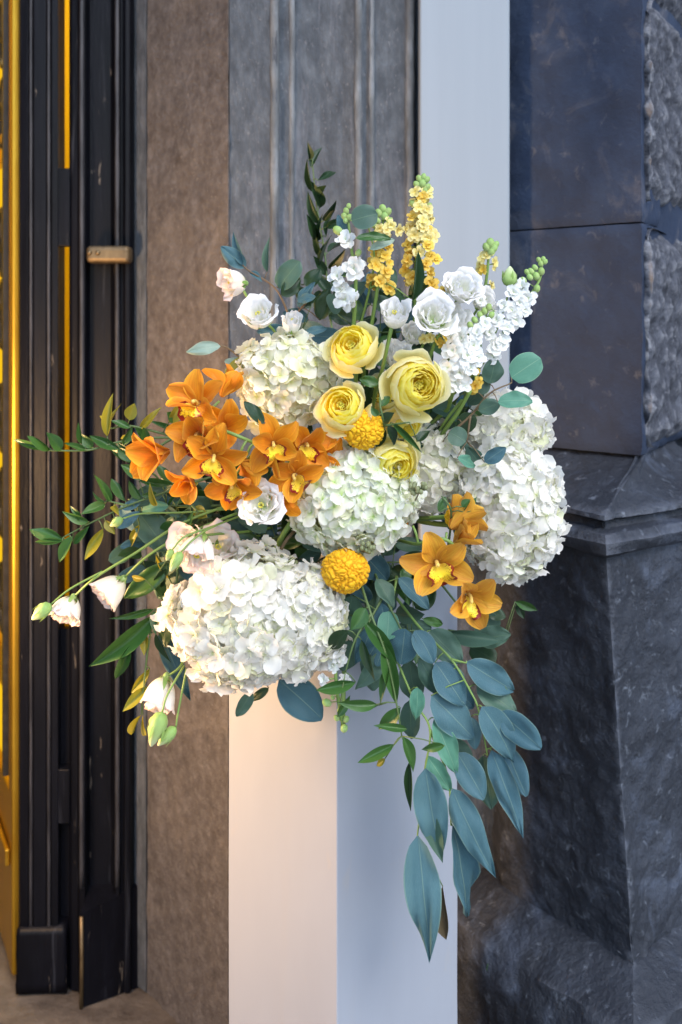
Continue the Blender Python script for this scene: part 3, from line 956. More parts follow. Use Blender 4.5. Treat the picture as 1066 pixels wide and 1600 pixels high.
def rose(label, px, py, r, n, seed, d=None, N=30, openc=0.0):
    rnd = random.Random(seed)
    d = depth_at(px, py) if d is None else d
    R = r * d / F_PX
    F = frame_to(Vector((n[0], -1, n[1])), roll=rnd.random() * 6)
    z = F @ Vector((0, 0, 1))
    c = P(px, py, d) - z * R * 0.12
    root = thing('rose', label, 'rose', tuple(FO), 'yellow roses in the arrangement')
    foot = c - z * R * 0.95
    H = R * 0.92
    for i in range(N):
        t = i / (N - 1)
        q = 0.16 + 0.98 * t ** 0.9
        half = 1.30 - 0.25 * t + rnd.uniform(-.15, .1)
        zr = R * (0.14 + 0.26 * min(1, t / 0.3) - 0.52 * max(0, t - 0.25) ** 1.3) + rnd.uniform(-.03, .03) * R
        cl = 0.14 + 0.26 * min(1, t / 0.35)
        mb = MB()
        cup_petal(mb, F, c, i * 2.399 + rnd.uniform(-.35, .35), half, q, R, H * (0.38 + 0.52 * t), zr, 0.10 + 0.14 * t, 0.06 + 0.03 * t, seed * 10 + i, 10, 10,
                  close=cl + rnd.uniform(-.04, .04), fullness=0.55)
        mb.build('petal', M['rose'] if t < 0.80 else M['rose_out'], root)
    for i in range(4):
        mb = MB()
        cup_petal(mb, F, c, i * 1.57 + rnd.uniform(-.3, .3), 0.66, 0.98 + rnd.uniform(0, .1), R, H, R * rnd.uniform(-.55, -.30), 0.5, 0.12, seed * 10 + 77 + i, 8, 9)
        mb.build('petal', M['rose_out'], root)
    mb = MB()
    for i in range(22):
        a, rr = i * 2.4, R * 0.13 * sqrt(i / 22)
        p = c + F @ Vector((rr * cos(a), rr * sin(a), R * rnd.uniform(-0.12, 0.02)))
        tube(mb, [c + F @ Vector((0, 0, -H * 0.5)), p], R * 0.008, R * 0.008, 4)
        ball(mb, p, R * 0.034, nu=6, nv=4)
    mb.build('stamens', M['stamen'], root)
    calyx(root, foot, F, R * 0.6, R * 0.8)
    stem_to(root, foot, FO, 'stem', 0.0028)
    return root

def lisianthus(label, px, py, r, n, seed, d=None, mat='lis', N=9, depthf=1.25, openness=1.0, stem=True, stem_pts=None, grp='white lisianthus flowers', stamens=True, full=0.5):
    """px, py is the middle of the flower's mouth"""
    rnd = random.Random(seed)
    d = depth_at(px, py) if d is None else d
    R = r * d / F_PX
    F = frame_to(Vector((n[0], n[2] if len(n) > 2 else -1, n[1])), roll=rnd.random() * 6)
    z = F @ Vector((0, 0, 1))
    H = R * depthf
    c = P(px, py, d) - z * R * 0.1
    foot = c - z * H
    root = thing('lisianthus', label, 'flower', tuple(FO), grp)
    for i in range(N):
        t = i / (N - 1)
        q = (0.30 + 0.62 * t ** 0.8)
        mb = MB()
        cup_petal(mb, F, c, i * 2.399 + rnd.uniform(-.3, .3), 1.10 - 0.15 * t, q * (0.75 + 0.25 * openness), R, H * (0.85 + .15 * t), R * rnd.uniform(0.0, 0.18), (0.15 + 0.6 * t) * openness, 0.20,
                  seed * 7 + i, 9, 10, close=0.25 * (1 - openness) + 0.1 * (1 - t), fullness=full)
        mb.build('petal', M[mat], root)
    if stamens:
        mb = MB()
        for i in range(9):
            a = i * 2.4
            p = c + F @ Vector((R * 0.10 * cos(a), R * 0.10 * sin(a), -R * 0.25))
            tube(mb, [c + F @ Vector((0, 0, -H * 0.8)), p], R * 0.012, R * 0.012, 4)
            ball(mb, p, R * 0.04, nu=6, nv=4)
        mb.build('stamens', M['stamen'], root)
    calyx(root, foot, F, R * 0.62, H * 0.75)
    if stem_pts:
        mb = MB(); tube(mb, catmull([foot] + [P(*q) for q in stem_pts], 6), 0.0017, 0.0022, 7); mb.build('stem', M['stem'], root)
    elif stem:
        stem_to(root, foot, FO, 'stem', 0.0018)
    return root

def bud_on(root, px, py, tx, ty, w, d, stem_from=None, name='bud'):
    """closed bud from base (px,py) to tip (tx,ty)"""
    b, t = P(px, py, d), P(tx, ty, d)
    y = t - b
    L = y.length
    F = frame_to(y, Vector((0.1, 1, 0.2)))
    R = w * d / F_PX / 2
    vs, fs, uv = [], [], []
    nu, nv = 12, 12
    for j in range(nv + 1):
        s = j / nv
        rr = R * max(0.02, (sin(pi * min(1, s ** 0.8 * 0.98)) ** 0.7)) * (1 - 0.35 * s) * 1.25
        for k in range(nu):
            a = 2 * pi * k / nu + s * 1.6
            q = rr * (1 + 0.12 * cos(5 * (a)))
            vs.append(b + F @ Vector((q * cos(a), q * sin(a), s * L)))
            uv.append((k / nu, s))
    for j in range(nv):
        for k in range(nu):
            a, c_ = j * nu + k, j * nu + (k + 1) % nu
            fs.append((a, c_, c_ + nu, a + nu))
    mb = MB(); mb.add(vs, fs, uv)
    o = mb.build(name, M['bud'], root)
    mb = MB()
    for k in range(5):
        a = 2 * pi * k / 5
        vv = []
        v0, f0, u0 = blade('s', w_lance, 5, 2, 0.0)
        for x, yy, z in v0:
            rad = R * (0.3 + 0.9 * sin(min(1.3, yy * 2.0)))
            vv.append(b + F @ (Vector((cos(a), sin(a), 0)) * rad + Vector((-sin(a), cos(a), 0)) * x * R * 0.5 + Vector((0, 0, yy * L * 0.8))))
        mb.add(vv, f0, u0)
    mb.build('sepals', M['calyx'], root)
    if stem_from:
        mb = MB(); tube(mb, catmull([b] + [P(*q) for q in stem_from], 6), 0.0012, 0.0016, 6); mb.build('stalk', M['stem'], root)
    return o

# ------------------------------------------------------------------ hydrangea
def floret_mesh(k, mat, size=1.0):
    mb = MB()
    rnd = random.Random(100 + k)
    for i in range(4):
        a = i * pi / 2 + rnd.uniform(-.15, .15)
        L = rnd.uniform(0.88, 1.1)
        tilt = rnd.uniform(-0.25, 0.7)
        v, f, uv = blade('s', w_sepal, 6, 5, 0.22 + rnd.uniform(-.25, .2), rnd.uniform(-0.25, 0.35), 0.0, 0.26, 2.4, k * 4 + i, rnd.uniform(-.35, .35), notch=rnd.choice([0, 0, 0.25]))
        W = rnd.uniform(0.95, 1.2)
        Rz = Matrix.Rotation(a, 3, 'Z') @ Matrix.Rotation(tilt, 3, 'X')
        v = [Rz @ Vector((x * W, y * L, z * 0.8)) + Vector((0, 0, 0.02 * i)) for x, y, z in v]
        mb.add(v, f, uv)
    b = len(mb.v)
    ball(mb, (0, 0, 0.05), 0.07, nu=6, nv=4)
    for q in range(b, len(mb.v)):
        mb.uv[q] = (0.5, 0.0)
    return mesh('floret', mb.v, mb.f, M[mat], True, mb.uv)
FLOR = {}
def hydrangea(label, px, py, rx, ry, mat, seed, d=None, n=120, fr=19, lumps=0.10, squash=0.8, extra=()):
    rnd = random.Random(seed)
    d = depth_at(px, py) if d is None else d
    s = d / F_PX
    RX, RZ, RY = rx * s, ry * s, (rx + ry) / 2 * s * squash
    c = P(px, py, d) + Vector((0, RY, 0))
    root = thing('hydrangea', label, 'hydrangea', tuple(FO), 'white hydrangea heads in the arrangement')
    if mat not in FLOR:
        FLOR[mat] = [floret_mesh(k, mat) for k in range(12)]
        FLOR[mat + 'i'] = [floret_mesh(k + 20, 'hyd_core') for k in range(2)]
    pw = Vector(FO)
    fsz = fr * s
    def surf(u):
        k = 1 + lumps * noise.noise(u * 1.7 + Vector((seed, 0, 0))) * 2 + lumps * 0.8 * noise.noise(u * 3.9 + Vector((0, seed, 0)))
        for ex, ez, am, wd in extra:
            dt_ = u.x * ex + u.z * ez
            k += am * max(0, (dt_ - wd) / (1 - wd)) ** 1.5
        return c + Vector((u.x * (RX - fsz * .25), u.y * (RY - fsz * .6), u.z * (RZ - fsz * .25))) * k
    ga = pi * (3 - sqrt(5))
    for i in range(n):
        zz = 1 - 1.72 * (i + 0.5) / n          # cap that faces -Y, open at the back
        th = ga * i
        rr = sqrt(max(0, 1 - zz * zz))
        u = Vector((rr * cos(th), -zz, rr * sin(th)))
        u = (u + Vector([rnd.uniform(-.07, .07) for _ in range(3)])).normalized()
        p = surf(u) + u * rnd.uniform(-.32, .32) * fsz
        nn = (Vector((u.x / RX, u.y / RY, u.z / RZ)).normalized() + Vector([rnd.uniform(-.45, .45) for _ in range(3)]) * 0.95).normalized()
        F = frame_to(nn, roll=rnd.random() * 6.28)
        k = fsz * rnd.uniform(0.9, 1.38)
        o = new_obj('floret', rnd.choice(FLOR[mat]), root)
        Mx = (F * k).to_4x4(); Mx.translation = p - pw
        o.matrix_local = Mx
    mb = MB()
    for i in range(int(n * 0.8)):
        zz = 1 - 2 * (i + 0.5) / (n * 0.8)
        th = ga * i + 1
        rr = sqrt(max(0, 1 - zz * zz))
        u = Vector((rr * cos(th), -zz, rr * sin(th)))
        p = c + (surf(u) - c) * 0.88
        me = FLOR[mat + 'i'][i % 2]
        F = frame_to((u + Vector([rnd.uniform(-.5, .5) for _ in range(3)])).normalized(), roll=rnd.random() * 6)
        mb.add([p + F @ (v.co * fsz * 1.15) for v in me.vertices], [tuple(q.vertices) for q in me.polygons],
               [(0.5, 0.2 + 0.6 * (i % 5) / 5)] * len(me.vertices))
    o = mb.build('inner_florets', M['hyd_core'], root)
    o['kind'] = 'stuff'
    stem_to(root, c + Vector((0, RY * 0.5, -RZ * .3)), Vector(FO), 'stem', 0.004)
    return root

# ------------------------------------------------------------------ orchid
def orchid_blossom(root, px, py, r, n, roll, seed, d, mat='orch', lip=True, openf=0.25):
    rnd = random.Random(seed)
    R = 1.22 * r * d / F_PX
    F = frame_to(Vector((n[0], n[2] if len(n) > 2 else -1, n[1])), roll=roll)
    c = P(px, py, d)
    pw = parent_world(root)
    bl = new_obj('blossom', None, root)
    bl.location = c - pw
    for k, (a, W, L, tl) in enumerate(((0, .68, 1.0, .20), (1.12, .64, .98, .12), (-1.12, .64, .98, .12), (2.25, .70, .98, .05), (-2.25, .70, .98, .05))):
        v, f, uv = blade('p', w_petal, 12, 8, 0.30 + rnd.uniform(-.12, .12), rnd.uniform(-.38, .34), 0.10, 0.10, 2.0, seed + k, rnd.uniform(-.55, .55), 0.16)
        tilt = openf + tl + rnd.uniform(-.25, .35)
        Rz = Matrix.Rotation(a + rnd.uniform(-.1, .1), 3, 'Z') @ Matrix.Rotation(tilt, 3, 'X')
        v = [F @ (Rz @ Vector((x * W * R, (0.06 + y * L) * R, z * R * 0.8))) for x, y, z in v]
        me = mesh('petal', v, f, M[mat], True, uv)
        new_obj('petal', me, bl)
    if lip:
        mb = MB()
        # trough shaped lip with upturned side lobes and a flared frilly apron
        vs, fs, uv = [], [], []
        nL, nW = 12, 10
        for i in range(nL + 1):
            s = i / nL
            w = 0.20 + 0.16 * sin(pi * min(1, s * 1.6)) + (0.24 * max(0, s - 0.5) * 2) * (1 - max(0, s - .82) * 2.6)
            for j in range(nW + 1):
                t = -1 + 2 * j / nW
                up = (0.34 * (1 - s) ** 0.4 + 0.03) * abs(t) ** 1.6
                y = -0.04 - 0.52 * s + 0.02 * abs(t)
                z = 0.10 + 0.34 * sin(min(1, s * 1.25) * pi / 2 * 1.1) - 0.30 * max(0, s - .55) ** 1.2 * 1.8 + up
                z += 0.075 * noise.noise(Vector((t * 4, s * 5, seed))) * (s + .3)
                vs.append(F @ (Vector((t * w, y, z)) * R)); uv.append((0.5 + t / 2, s))
        for i in range(nL):
            for j in range(nW):
                a = i * (nW + 1) + j
                fs.append((a, a + 1, a + nW + 2, a + nW + 1))
        me = mesh('lip', vs, fs, M['lip'], True, uv)
        new_obj('lip', me, bl)
        mb = MB()
        pts = [F @ (Vector((0, y, z)) * R) for y, z in ((0.0, 0.0), (0.06, 0.16), (0.04, 0.30), (-0.02, 0.40))]
        tube(mb, catmull(pts, 4), R * 0.045, R * 0.055, 8)
        ball(mb, pts[-1], R * 0.058, nu=10, nv=6)
        me = mesh('column', mb.v, mb.f, M['column'], True, mb.uv)
        new_obj('column', me, bl)
    return c - F @ Vector((0, 0, R * 0.12))

# ------------------------------------------------------------------ stock / larkspur spikes
STK = {}
def stock_mesh(k, mat):
    mb = MB()
    rnd = random.Random(300 + k)
    for i in range(8):
        a = i * 2.4 + rnd.uniform(-.2, .2)
        L = 1.0 if i < 5 else 0.6
        tilt = 0.15 + (0.55 if i >= 5 else 0) + rnd.uniform(-.15, .25)
        v, f, uv = blade('s', w_sepal, 5, 4, 0.12, rnd.uniform(0, .3), 0, 0.30, 2.6, k * 9 + i, rnd.uniform(-.3, .3))
        Rz = Matrix.Rotation(a, 3, 'Z') @ Matrix.Rotation(tilt, 3, 'X')
        mb.add([Rz @ Vector((x * 0.85, y * L, z * .8)) for x, y, z in v], f, uv)
    return mesh('floret', mb.v, mb.f, M[mat], True, mb.uv)

def spike(name, label, cat, grp, stem_pts, flowers, seed, mats, buds=(), stem_mat='stem'):
    """flowers: (px, py, r, mat, depth offset)"""
    rnd = random.Random(seed)
    pts = catmull([P(*q) for q in stem_pts], 8)
    root = thing(name, label, cat, tuple(FO), grp)
    pw = Vector(FO)
    mb = MB(); tube(mb, pts + [Vector(FO)] if (pts[-1] - FO).length < 0.4 else pts, 0.0016, 0.0032, 7)
    def near(p):
        return min(pts, key=lambda q: (q - p).length + 0.35 * max(0, q.z - p.z))
    for px, py, r, mt, off in flowers:
        if mt not in STK:
            STK[mt] = [stock_mesh(k, mt) for k in range(4)]
        dd = min(pts, key=lambda q: abs(CX + q.x / q.y * F_PX - px) + abs(CY + (EYE - q.z) / q.y * F_PX - py)).y + off
        p = P(px, py, dd)
        q = near(p)
        tube(mb, [q, p], 0.0009, 0.0011, 5)
        nn = ((p - q).normalized() * 0.7 + Vector((rnd.uniform(-.5, .5), -0.9, rnd.uniform(-.1, .6)))).normalized()
        F = frame_to(nn, roll=rnd.random() * 6)
        o = new_obj('floret', rnd.choice(STK[mt]), root)
        Mx = (F * (r * dd / F_PX)).to_4x4(); Mx.translation = p - pw
        o.matrix_local = Mx
    for px, py, r in buds:
        q0 = min(pts, key=lambda q: abs(CX + q.x / q.y * F_PX - px) + abs(CY + (EYE - q.z) / q.y * F_PX - py))
        p = P(px, py, q0.y - 0.004)
        q = near(p)
        tube(mb, [q, p], 0.0007, 0.0008, 5)
        b = MB(); rr = r * q0.y / F_PX
        ball(b, p, rr, rr, rr * 1.25, frame_to((p - q) + Vector((0, 0, 0.01))), nu=8, nv=6)
        for i_ in range(len(b.uv)):
            b.uv[i_] = (0.5, (i_ // 8) / 6)
        b.build('bud', M['bud'], root)
    mb.build('stem', M[stem_mat], root)
    return root

def scatter_spike(x0, y0, x1, y1, n, spread, r0, r1, seed, mat_fn, off=0.02):
    rnd = random.Random(seed)
    out = []
    for i in range(n):
        t = (i + rnd.random() * 0.6) / n
        a = i * 2.4
        sp = spread * (0.35 + 0.65 * t)
        out.append((x0 + (x1 - x0) * t + cos(a) * sp + rnd.uniform(-2, 2), y0 + (y1 - y0) * t + rnd.uniform(-4, 4), (r0 + (r1 - r0) * t) * rnd.uniform(.85, 1.15), mat_fn(t, rnd), -off * sin(a) * (0.5 + t * .5) - .004))
    return out

# ------------------------------------------------------------------ leafy branches
def branch(name, label, cat, grp, stems, leaves, seed, stem_mat='stem_d', kind='lance', mat='ruscus', jitter=0.012, join=True, hinty=0.5, rad=0.0014, berries=()):
    """stems: list of polylines [(px,py,d)...]; leaves: (bx,by,tx,ty,w[,kind[,mat[,depth offset]]])"""
    rnd = random.Random(seed)
    polys = [catmull([P(*q) for q in s], 8) for s in stems]
    allp = [p for s in polys for p in s]
    base = polys[0][0]
    root = thing(name, label, cat, tuple(base), grp)
    pw = Vector(base)
    mb = MB()
    for s in polys:
        tube(mb, s, rad * 1.5, rad * 0.7, 6)
    scr = [(CX + q.x / q.y * F_PX, CY + (EYE - q.z) / q.y * F_PX, q) for q in allp]
    for lf_ in leaves:
        bx, by, tx, ty, w = lf_[:5]
        kd = lf_[5] if len(lf_) > 5 and lf_[5] else kind
        mt = lf_[6] if len(lf_) > 6 and lf_[6] else mat
        off = lf_[7] if len(lf_) > 7 else 0.0
        q = min(scr, key=lambda s: (s[0] - bx) ** 2 + (s[1] - by) ** 2)[2]
        db = q.y + off + rnd.uniform(-jitter, jitter) * .5
        dt = db + rnd.uniform(-jitter, jitter) * 2
        b, t = P(bx, by, db), P(tx, ty, dt)
        if (q - b).length > 0.002:
            tube(mb, [q, q.lerp(b, .5) + Vector((0, 0, 0.002)), b], rad * 0.6, rad * 0.55, 5)
        hint = Vector((rnd.uniform(-hinty, hinty), -1, rnd.uniform(-.2, hinty) + .1))
        place_blade('leaf', rnd.choice(shape(kd, mt)), b, t, w * db / F_PX, hint, root, pw)
    mb.build('stem', M[stem_mat], root)
    if berries:
        for k, (px, py) in enumerate(berries):
            b = MB()
            q = min(scr, key=lambda s: (s[0] - px) ** 2 + (s[1] - py) ** 2)[2]
            ball(b, P(px, py, q.y - .003), 0.0028, nu=8, nv=6); b.build('seed_capsule', M['berry'], root)
    return root

# ================================================================== FLOWERS
WH = 'white hydrangea heads in the arrangement'
hydrangea('cream hydrangea head at the upper left, beside the topmost yellow rose', 447, 600, 82, 74, 'hyd_c', 1, 1.50, 95, 19, 0.10)
hydrangea('pale green hydrangea head in the middle, above the round golden celosia', 553, 792, 100, 88, 'hyd_g', 2, 1.445, 150, 18, 0.09)
hydrangea('largest white hydrangea head, at the lower left over the pedestal', 382, 988, 130, 90, 'hyd', 3, 1.435, 185, 23, 0.16, 0.62, extra=[(0.05, 1, 0.34, 0.72), (-0.96, 0.28, 0.16, 0.75), (-0.65, 0.75, -0.16, 0.7), (0.65, 0.75, -0.10, 0.75), (0.2, -1, 0.10, 0.6)])
hydrangea('smaller white hydrangea lobe touching the right side of the largest head', 488, 972, 48, 72, 'hyd', 13, 1.45, 60, 21, 0.15, 0.7)
hydrangea('long white hydrangea head hanging at the far right against the dark stone', 807, 812, 77, 104, 'hyd', 4, 1.49, 150, 20, 0.10)
hydrangea('white hydrangea head at the upper right below the round eucalyptus leaves', 804, 676, 60, 54, 'hyd', 5, 1.565, 75, 18, 0.10)
hydrangea('white hydrangea head set back behind the lower right yellow rose', 684, 742, 66, 68, 'hyd', 6, 1.55, 85, 18, 0.10)
hydrangea('partly hidden white hydrangea head deep between the two right hand heads', 745, 745, 42, 50, 'hyd', 7, 1.62, 45, 19, 0.10)

rose('yellow rose at the top, below the white cup shaped lisianthus', 549, 537, 43, (-0.25, 0.50), 11, 1.475, 20)
rose('small yellow rose in the middle, just above the golden celosia', 533, 632, 39, (-0.15, 0.35), 12, 1.455, 20)
rose('largest yellow rose, wide open with many petals, right of centre', 657, 602, 50, (0.22, 0.10), 13, 1.455, 30)
rose('yellow rose half tucked behind the pale green hydrangea head', 622, 729, 41, (0.25, -0.25), 14, 1.475, 20)
rose('small yellow rose bloom mostly hidden under the largest rose', 636, 668, 30, (0.3, -0.5), 15, 1.53, 18)
rose('shaded yellow rose peeping out left of the largest rose', 594, 612, 28, (-0.3, 0.2), 16, 1.58, 18)

# ---- celosia
def celosia(label, px, py, r, d, seed, freq=9.0):
    R = r * d / F_PX
    root = thing('celosia', label, 'flower', tuple(FO), 'golden celosia heads')
    bm = bmesh.new()
    bmesh.ops.create_icosphere(bm, subdivisions=6, radius=1.0)
    c = P(px, py, d) + Vector((0, R * 0.8, 0))
    sv = Vector((seed * 3.3, seed, -seed))
    vals = {}
    for v in bm.verts:
        u = v.co.normalized()
        w = u * freq * 0.36 + sv
        wv = Vector((noise.noise(w), noise.noise(w + Vector((9, 2, 4))), noise.noise(w + Vector((3, 8, 1))))) * 0.8
        ds, ps = noise.voronoi(u * freq * 0.40 + wv * 0.9 + sv)
        e = min(1.0, (ds[1] - ds[0]) * 3.0)
        h = (e ** 0.5)
        fine = noise.noise(u * 22 + sv) * 0.025
        k = 0.84 + 0.16 * h + fine + 0.05 * noise.noise(u * 2.2 + sv)
        v.co = u * k
        vals[v.index] = h
    me = bpy.data.meshes.new('comb')
    bm.to_mesh(me); bm.free()
    ul = me.uv_layers.new(name='UVMap')
    flat = []
    for lp in me.loops:
        flat.extend((0.5, vals[lp.vertex_index]))
    ul.data.foreach_set('uv', flat)
    me.polygons.foreach_set('use_smooth', [True] * len(me.polygons))
    me.materials.append(M['celosia'])
    o = new_obj('comb', me, root)
    o.matrix_local = Matrix.Translation(c - FO) @ Matrix.Diagonal((R, R * 0.95, R * 0.92, 1))
    stem_to(root, c + Vector((0, R * .5, 0)), FO, 'stem', 0.0035)
celosia('golden round celosia head between the small yellow rose and the pale green hydrangea', 569, 674, 35, 1.455, 1)
celosia('golden round celosia head below the pale green hydrangea, above the eucalyptus', 540, 899, 39, 1.445, 2)
celosia('small golden celosia head beside the right orchids, against the white hydrangea', 716, 812, 20, 1.50, 3, 7)

# ---- orchids
def orchid_spray(label, seed, blossoms, stem, mat, grp='orange orchid sprays'):
    root = thing('orchid_spray', label, 'orchid', tuple(FO), grp)
    pts = catmull([P(*q) for q in stem], 8)
    mb = MB(); tube(mb, pts, 0.0026, 0.0022, 8)
    for k, (px, py, r, n, roll, d, lp, of) in enumerate(blossoms):
        b = orchid_blossom(root, px, py, r, n, roll, seed * 20 + k, d, mat, lp, of)
        q = min(pts, key=lambda q: (q - b).length)
        mid = q.lerp(b, .5) + Vector((0, -0.004, 0.004))
        tube(mb, catmull([q, mid, b], 5), 0.0018, 0.0018, 7)
    mb.build('stem', M['stem'], root)
orchid_spray('cluster of orange orchids with dark spotted lips at the left of the arrangement', 1, [
    (345, 622, 42, (0.35, 0.75, 0.35), 0.2, 1.485, False, 0.75),
    (311, 636, 46, (-0.35, 0.60), 0.1, 1.470, True, 0.40),
    (315, 680, 46, (-0.30, 0.10), 0.35, 1.440, True, 0.38),
    (334, 712, 44, (0.10, -0.20), -0.25, 1.425, True, 0.35),
    (268, 704, 54, (-1.3, -0.15), 1.2, 1.45, False, 0.75),
    (352, 670, 42, (0.15, 0.35), 0.9, 1.462, False, 0.5),
    (392, 712, 44, (0.55, -0.1, 0.2), 0.2, 1.435, False, 0.8),
    (300, 742, 36, (-0.4, -0.7), 0.8, 1.46, False, 0.6),
    (366, 748, 40, (-0.15, -0.65), 0.5, 1.455, True, 0.45),
    (376, 722, 36, (0.4, -0.25, 0.5), 0.4, 1.428, False, 0.95),
], [(300, 668, 1.475), (345, 672, 1.43), (392, 690, 1.43), (440, 712, 1.50), (500, 760, 1.60)], 'orch')
orchid_spray('trio of orange orchids between the left cluster and the cream hydrangea', 2, [
    (428, 694, 42, (0.05, 0.05), 0.25, 1.445, True, 0.30),
    (474, 696, 42, (0.40, 0.15), -0.3, 1.475, True, 0.40),
    (462, 741, 38, (-0.10, -0.20), 0.9, 1.458, True, 0.35),
    (446, 770, 34, (-0.2, -0.9), 0.2, 1.480, False, 0.6),
    (500, 712, 34, (0.9, 0.0, -0.5), 0.6, 1.49, False, 0.7),
], [(425, 720, 1.48), (460, 730, 1.50), (500, 760, 1.58), (540, 800, 1.65)], 'orch')
orchid_spray('spray of amber orchids on bent green stems at the right, above the hanging eucalyptus', 3, [
    (683, 880, 50, (-0.05, 0.15), 0.35, 1.440, True, 0.22),
    (728, 926, 46, (0.35, -0.40), -0.5, 1.440, True, 0.45),
    (702, 828, 50, (0.35, 0.35, 0.3), 0.3, 1.475, False, 0.75),
    (640, 820, 38, (-0.3, 0.1, 0.1), 0.9, 1.50, False, 0.7),
    (708, 852, 40, (0.5, 0.7, -0.4), 0.9, 1.48, False, 0.85),
], [(722, 868, 1.475), (700, 845, 1.46), (672, 842, 1.47), (650, 850, 1.50), (610, 840, 1.60)], 'orch_a')

# ---- lisianthus
lisianthus('cream lisianthus facing left on a green stem at the upper left edge', 350, 440, 27, (-0.9, 0.05, -0.7), 21, 1.56, 'lis_w', 8, 1.35, 0.9, stem_pts=[(385, 462, 1.57), (432, 520, 1.62), (500, 640, 1.68)])
lisianthus('white lisianthus next to the cream one at the upper left, ruffled and half open', 400, 482, 33, (-0.25, 0.85), 22, 1.54, 'lis', 10, 1.1, 1.0, stem_pts=[(432, 522, 1.58), (500, 640, 1.68)])
lisianthus('small white cup of lisianthus left of the topmost yellow rose', 457, 494, 21, (0.05, 1.1), 23, 1.53, 'lis', 8, 1.6, 0.55, stem_pts=[(470, 550, 1.58), (510, 640, 1.68)])
lisianthus('open white lisianthus with a green eye below the orange orchids', 405, 787, 37, (-0.15, 0.35), 24, 1.435, 'lis', 13, 0.7, 1.0)
lisianthus('blush white lisianthus facing left above the largest hydrangea', 284, 848, 36, (-0.75, 0.30), 25, 1.47, 'lis_w', 9, 1.25, 0.9)
lisianthus('blush lisianthus below its neighbour, drooping over the largest hydrangea', 305, 880, 38, (-0.15, -0.9), 26, 1.445, 'lis_w', 9, 1.3, 0.7)
lisianthus('blush white lisianthus facing up behind the largest hydrangea', 342, 850, 38, (0.2, 0.6), 27, 1.49, 'lis_w', 9, 1.1, 1.0)
lisianthus('blush lisianthus bell hanging on a long stem in front of the black door frame', 156, 938, 31, (-0.85, -0.75, -0.6), 28, 1.52, 'lis_w', 11, 1.45, 0.85, stem_pts=[(232, 868, 1.52), (290, 835, 1.53), (400, 790, 1.60)])
rt = lisianthus('outermost lisianthus bell beside a green bud at the tip of its long stem', 98, 970, 29, (-0.35, -1.0, -0.8), 29, 1.52, 'lis_w', 11, 1.3, 0.8, stem_pts=[(150, 902, 1.525), (215, 862, 1.52), (290, 815, 1.53), (400, 775, 1.60)])
bud_on(rt, 80, 944, 50, 968, 20, 1.515, [(110, 920, 1.52), (160, 893, 1.525)])
rt = lisianthus('nodding white lisianthus bell with two green buds in front of the brown jamb', 246, 1112, 31, (-0.25, -1.15, -0.55), 30, 1.50, 'lis_w', 11, 1.6, 0.75, stem_pts=[(283, 1040, 1.52), (300, 1000, 1.55), (400, 880, 1.64)])
bud_on(rt, 254, 1112, 236, 1166, 27, 1.475, [(262, 1085, 1.48), (288, 1040, 1.50)])
bud_on(rt, 275, 1136, 247, 1165, 18, 1.485, [(279, 1110, 1.49), (292, 1045, 1.50)])
rt = thing('lisianthus_bud', 'pair of closed green buds hanging before the blush lisianthus above the largest hydrangea', 'flower bud', tuple(FO), 'lone lisianthus buds')
bud_on(rt, 284, 862, 266, 893, 16, 1.43, [(300, 845, 1.44), (335, 822, 1.47), (420, 790, 1.56)])
bud_on(rt, 270, 858, 260, 876, 11, 1.44, [(290, 838, 1.45), (335, 822, 1.47)])
rt = thing('lisianthus_bud', 'single closed green bud among the left green twigs', 'flower bud', tuple(FO), 'lone lisianthus buds')
bud_on(rt, 192, 810, 172, 822, 13, 1.50, [(225, 802, 1.52), (300, 800, 1.54), (420, 790, 1.6)])
lisianthus('white lisianthus cup standing directly above the topmost yellow rose', 617, 480, 29, (0.05, 1.0), 31, 1.49, 'lis', 9, 1.3, 0.85)
lisianthus('full white lisianthus left of the double one at the top right', 682, 487, 36, (0.1, 0.55), 32, 1.50, 'lis', 12, 0.9, 1.05, stamens=False)
lisianthus('large double white lisianthus highest among the white blooms at the top right', 726, 443, 33, (0.25, 0.75), 33, 1.53, 'lis', 13, 0.95, 1.0, stamens=False)
lisianthus('white lisianthus half hidden between the two full ones at the top right', 712, 497, 30, (0.5, 0.3), 34, 1.53, 'lis', 10, 1.0, 0.95, stamens=False)
lisianthus('pale lisianthus tucked behind the topmost white bloom at the right', 762, 468, 24, (0.5, 0.55), 35, 1.56, 'lis', 8, 1.1, 0.9, stamens=False)
lisianthus('greenish white bloom tucked between the topmost and largest yellow roses', 622, 545, 28, (0.15, 0.85), 36, 1.545, 'lis', 9, 1.4, 0.7, stamens=False)
lisianthus('small pale bloom tucked under the full white lisianthus', 648, 520, 22, (0.1, 0.6), 37, 1.57, 'lis', 8, 1.2, 0.8, stamens=False)
rt = thing('lisianthus_bud', 'upright pale green bud above the white larkspur at the top right', 'flower bud', tuple(FO), 'lone lisianthus buds')
bud_on(rt, 795, 448, 797, 416, 22, 1.57, [(790, 475, 1.58), (760, 560, 1.62)])

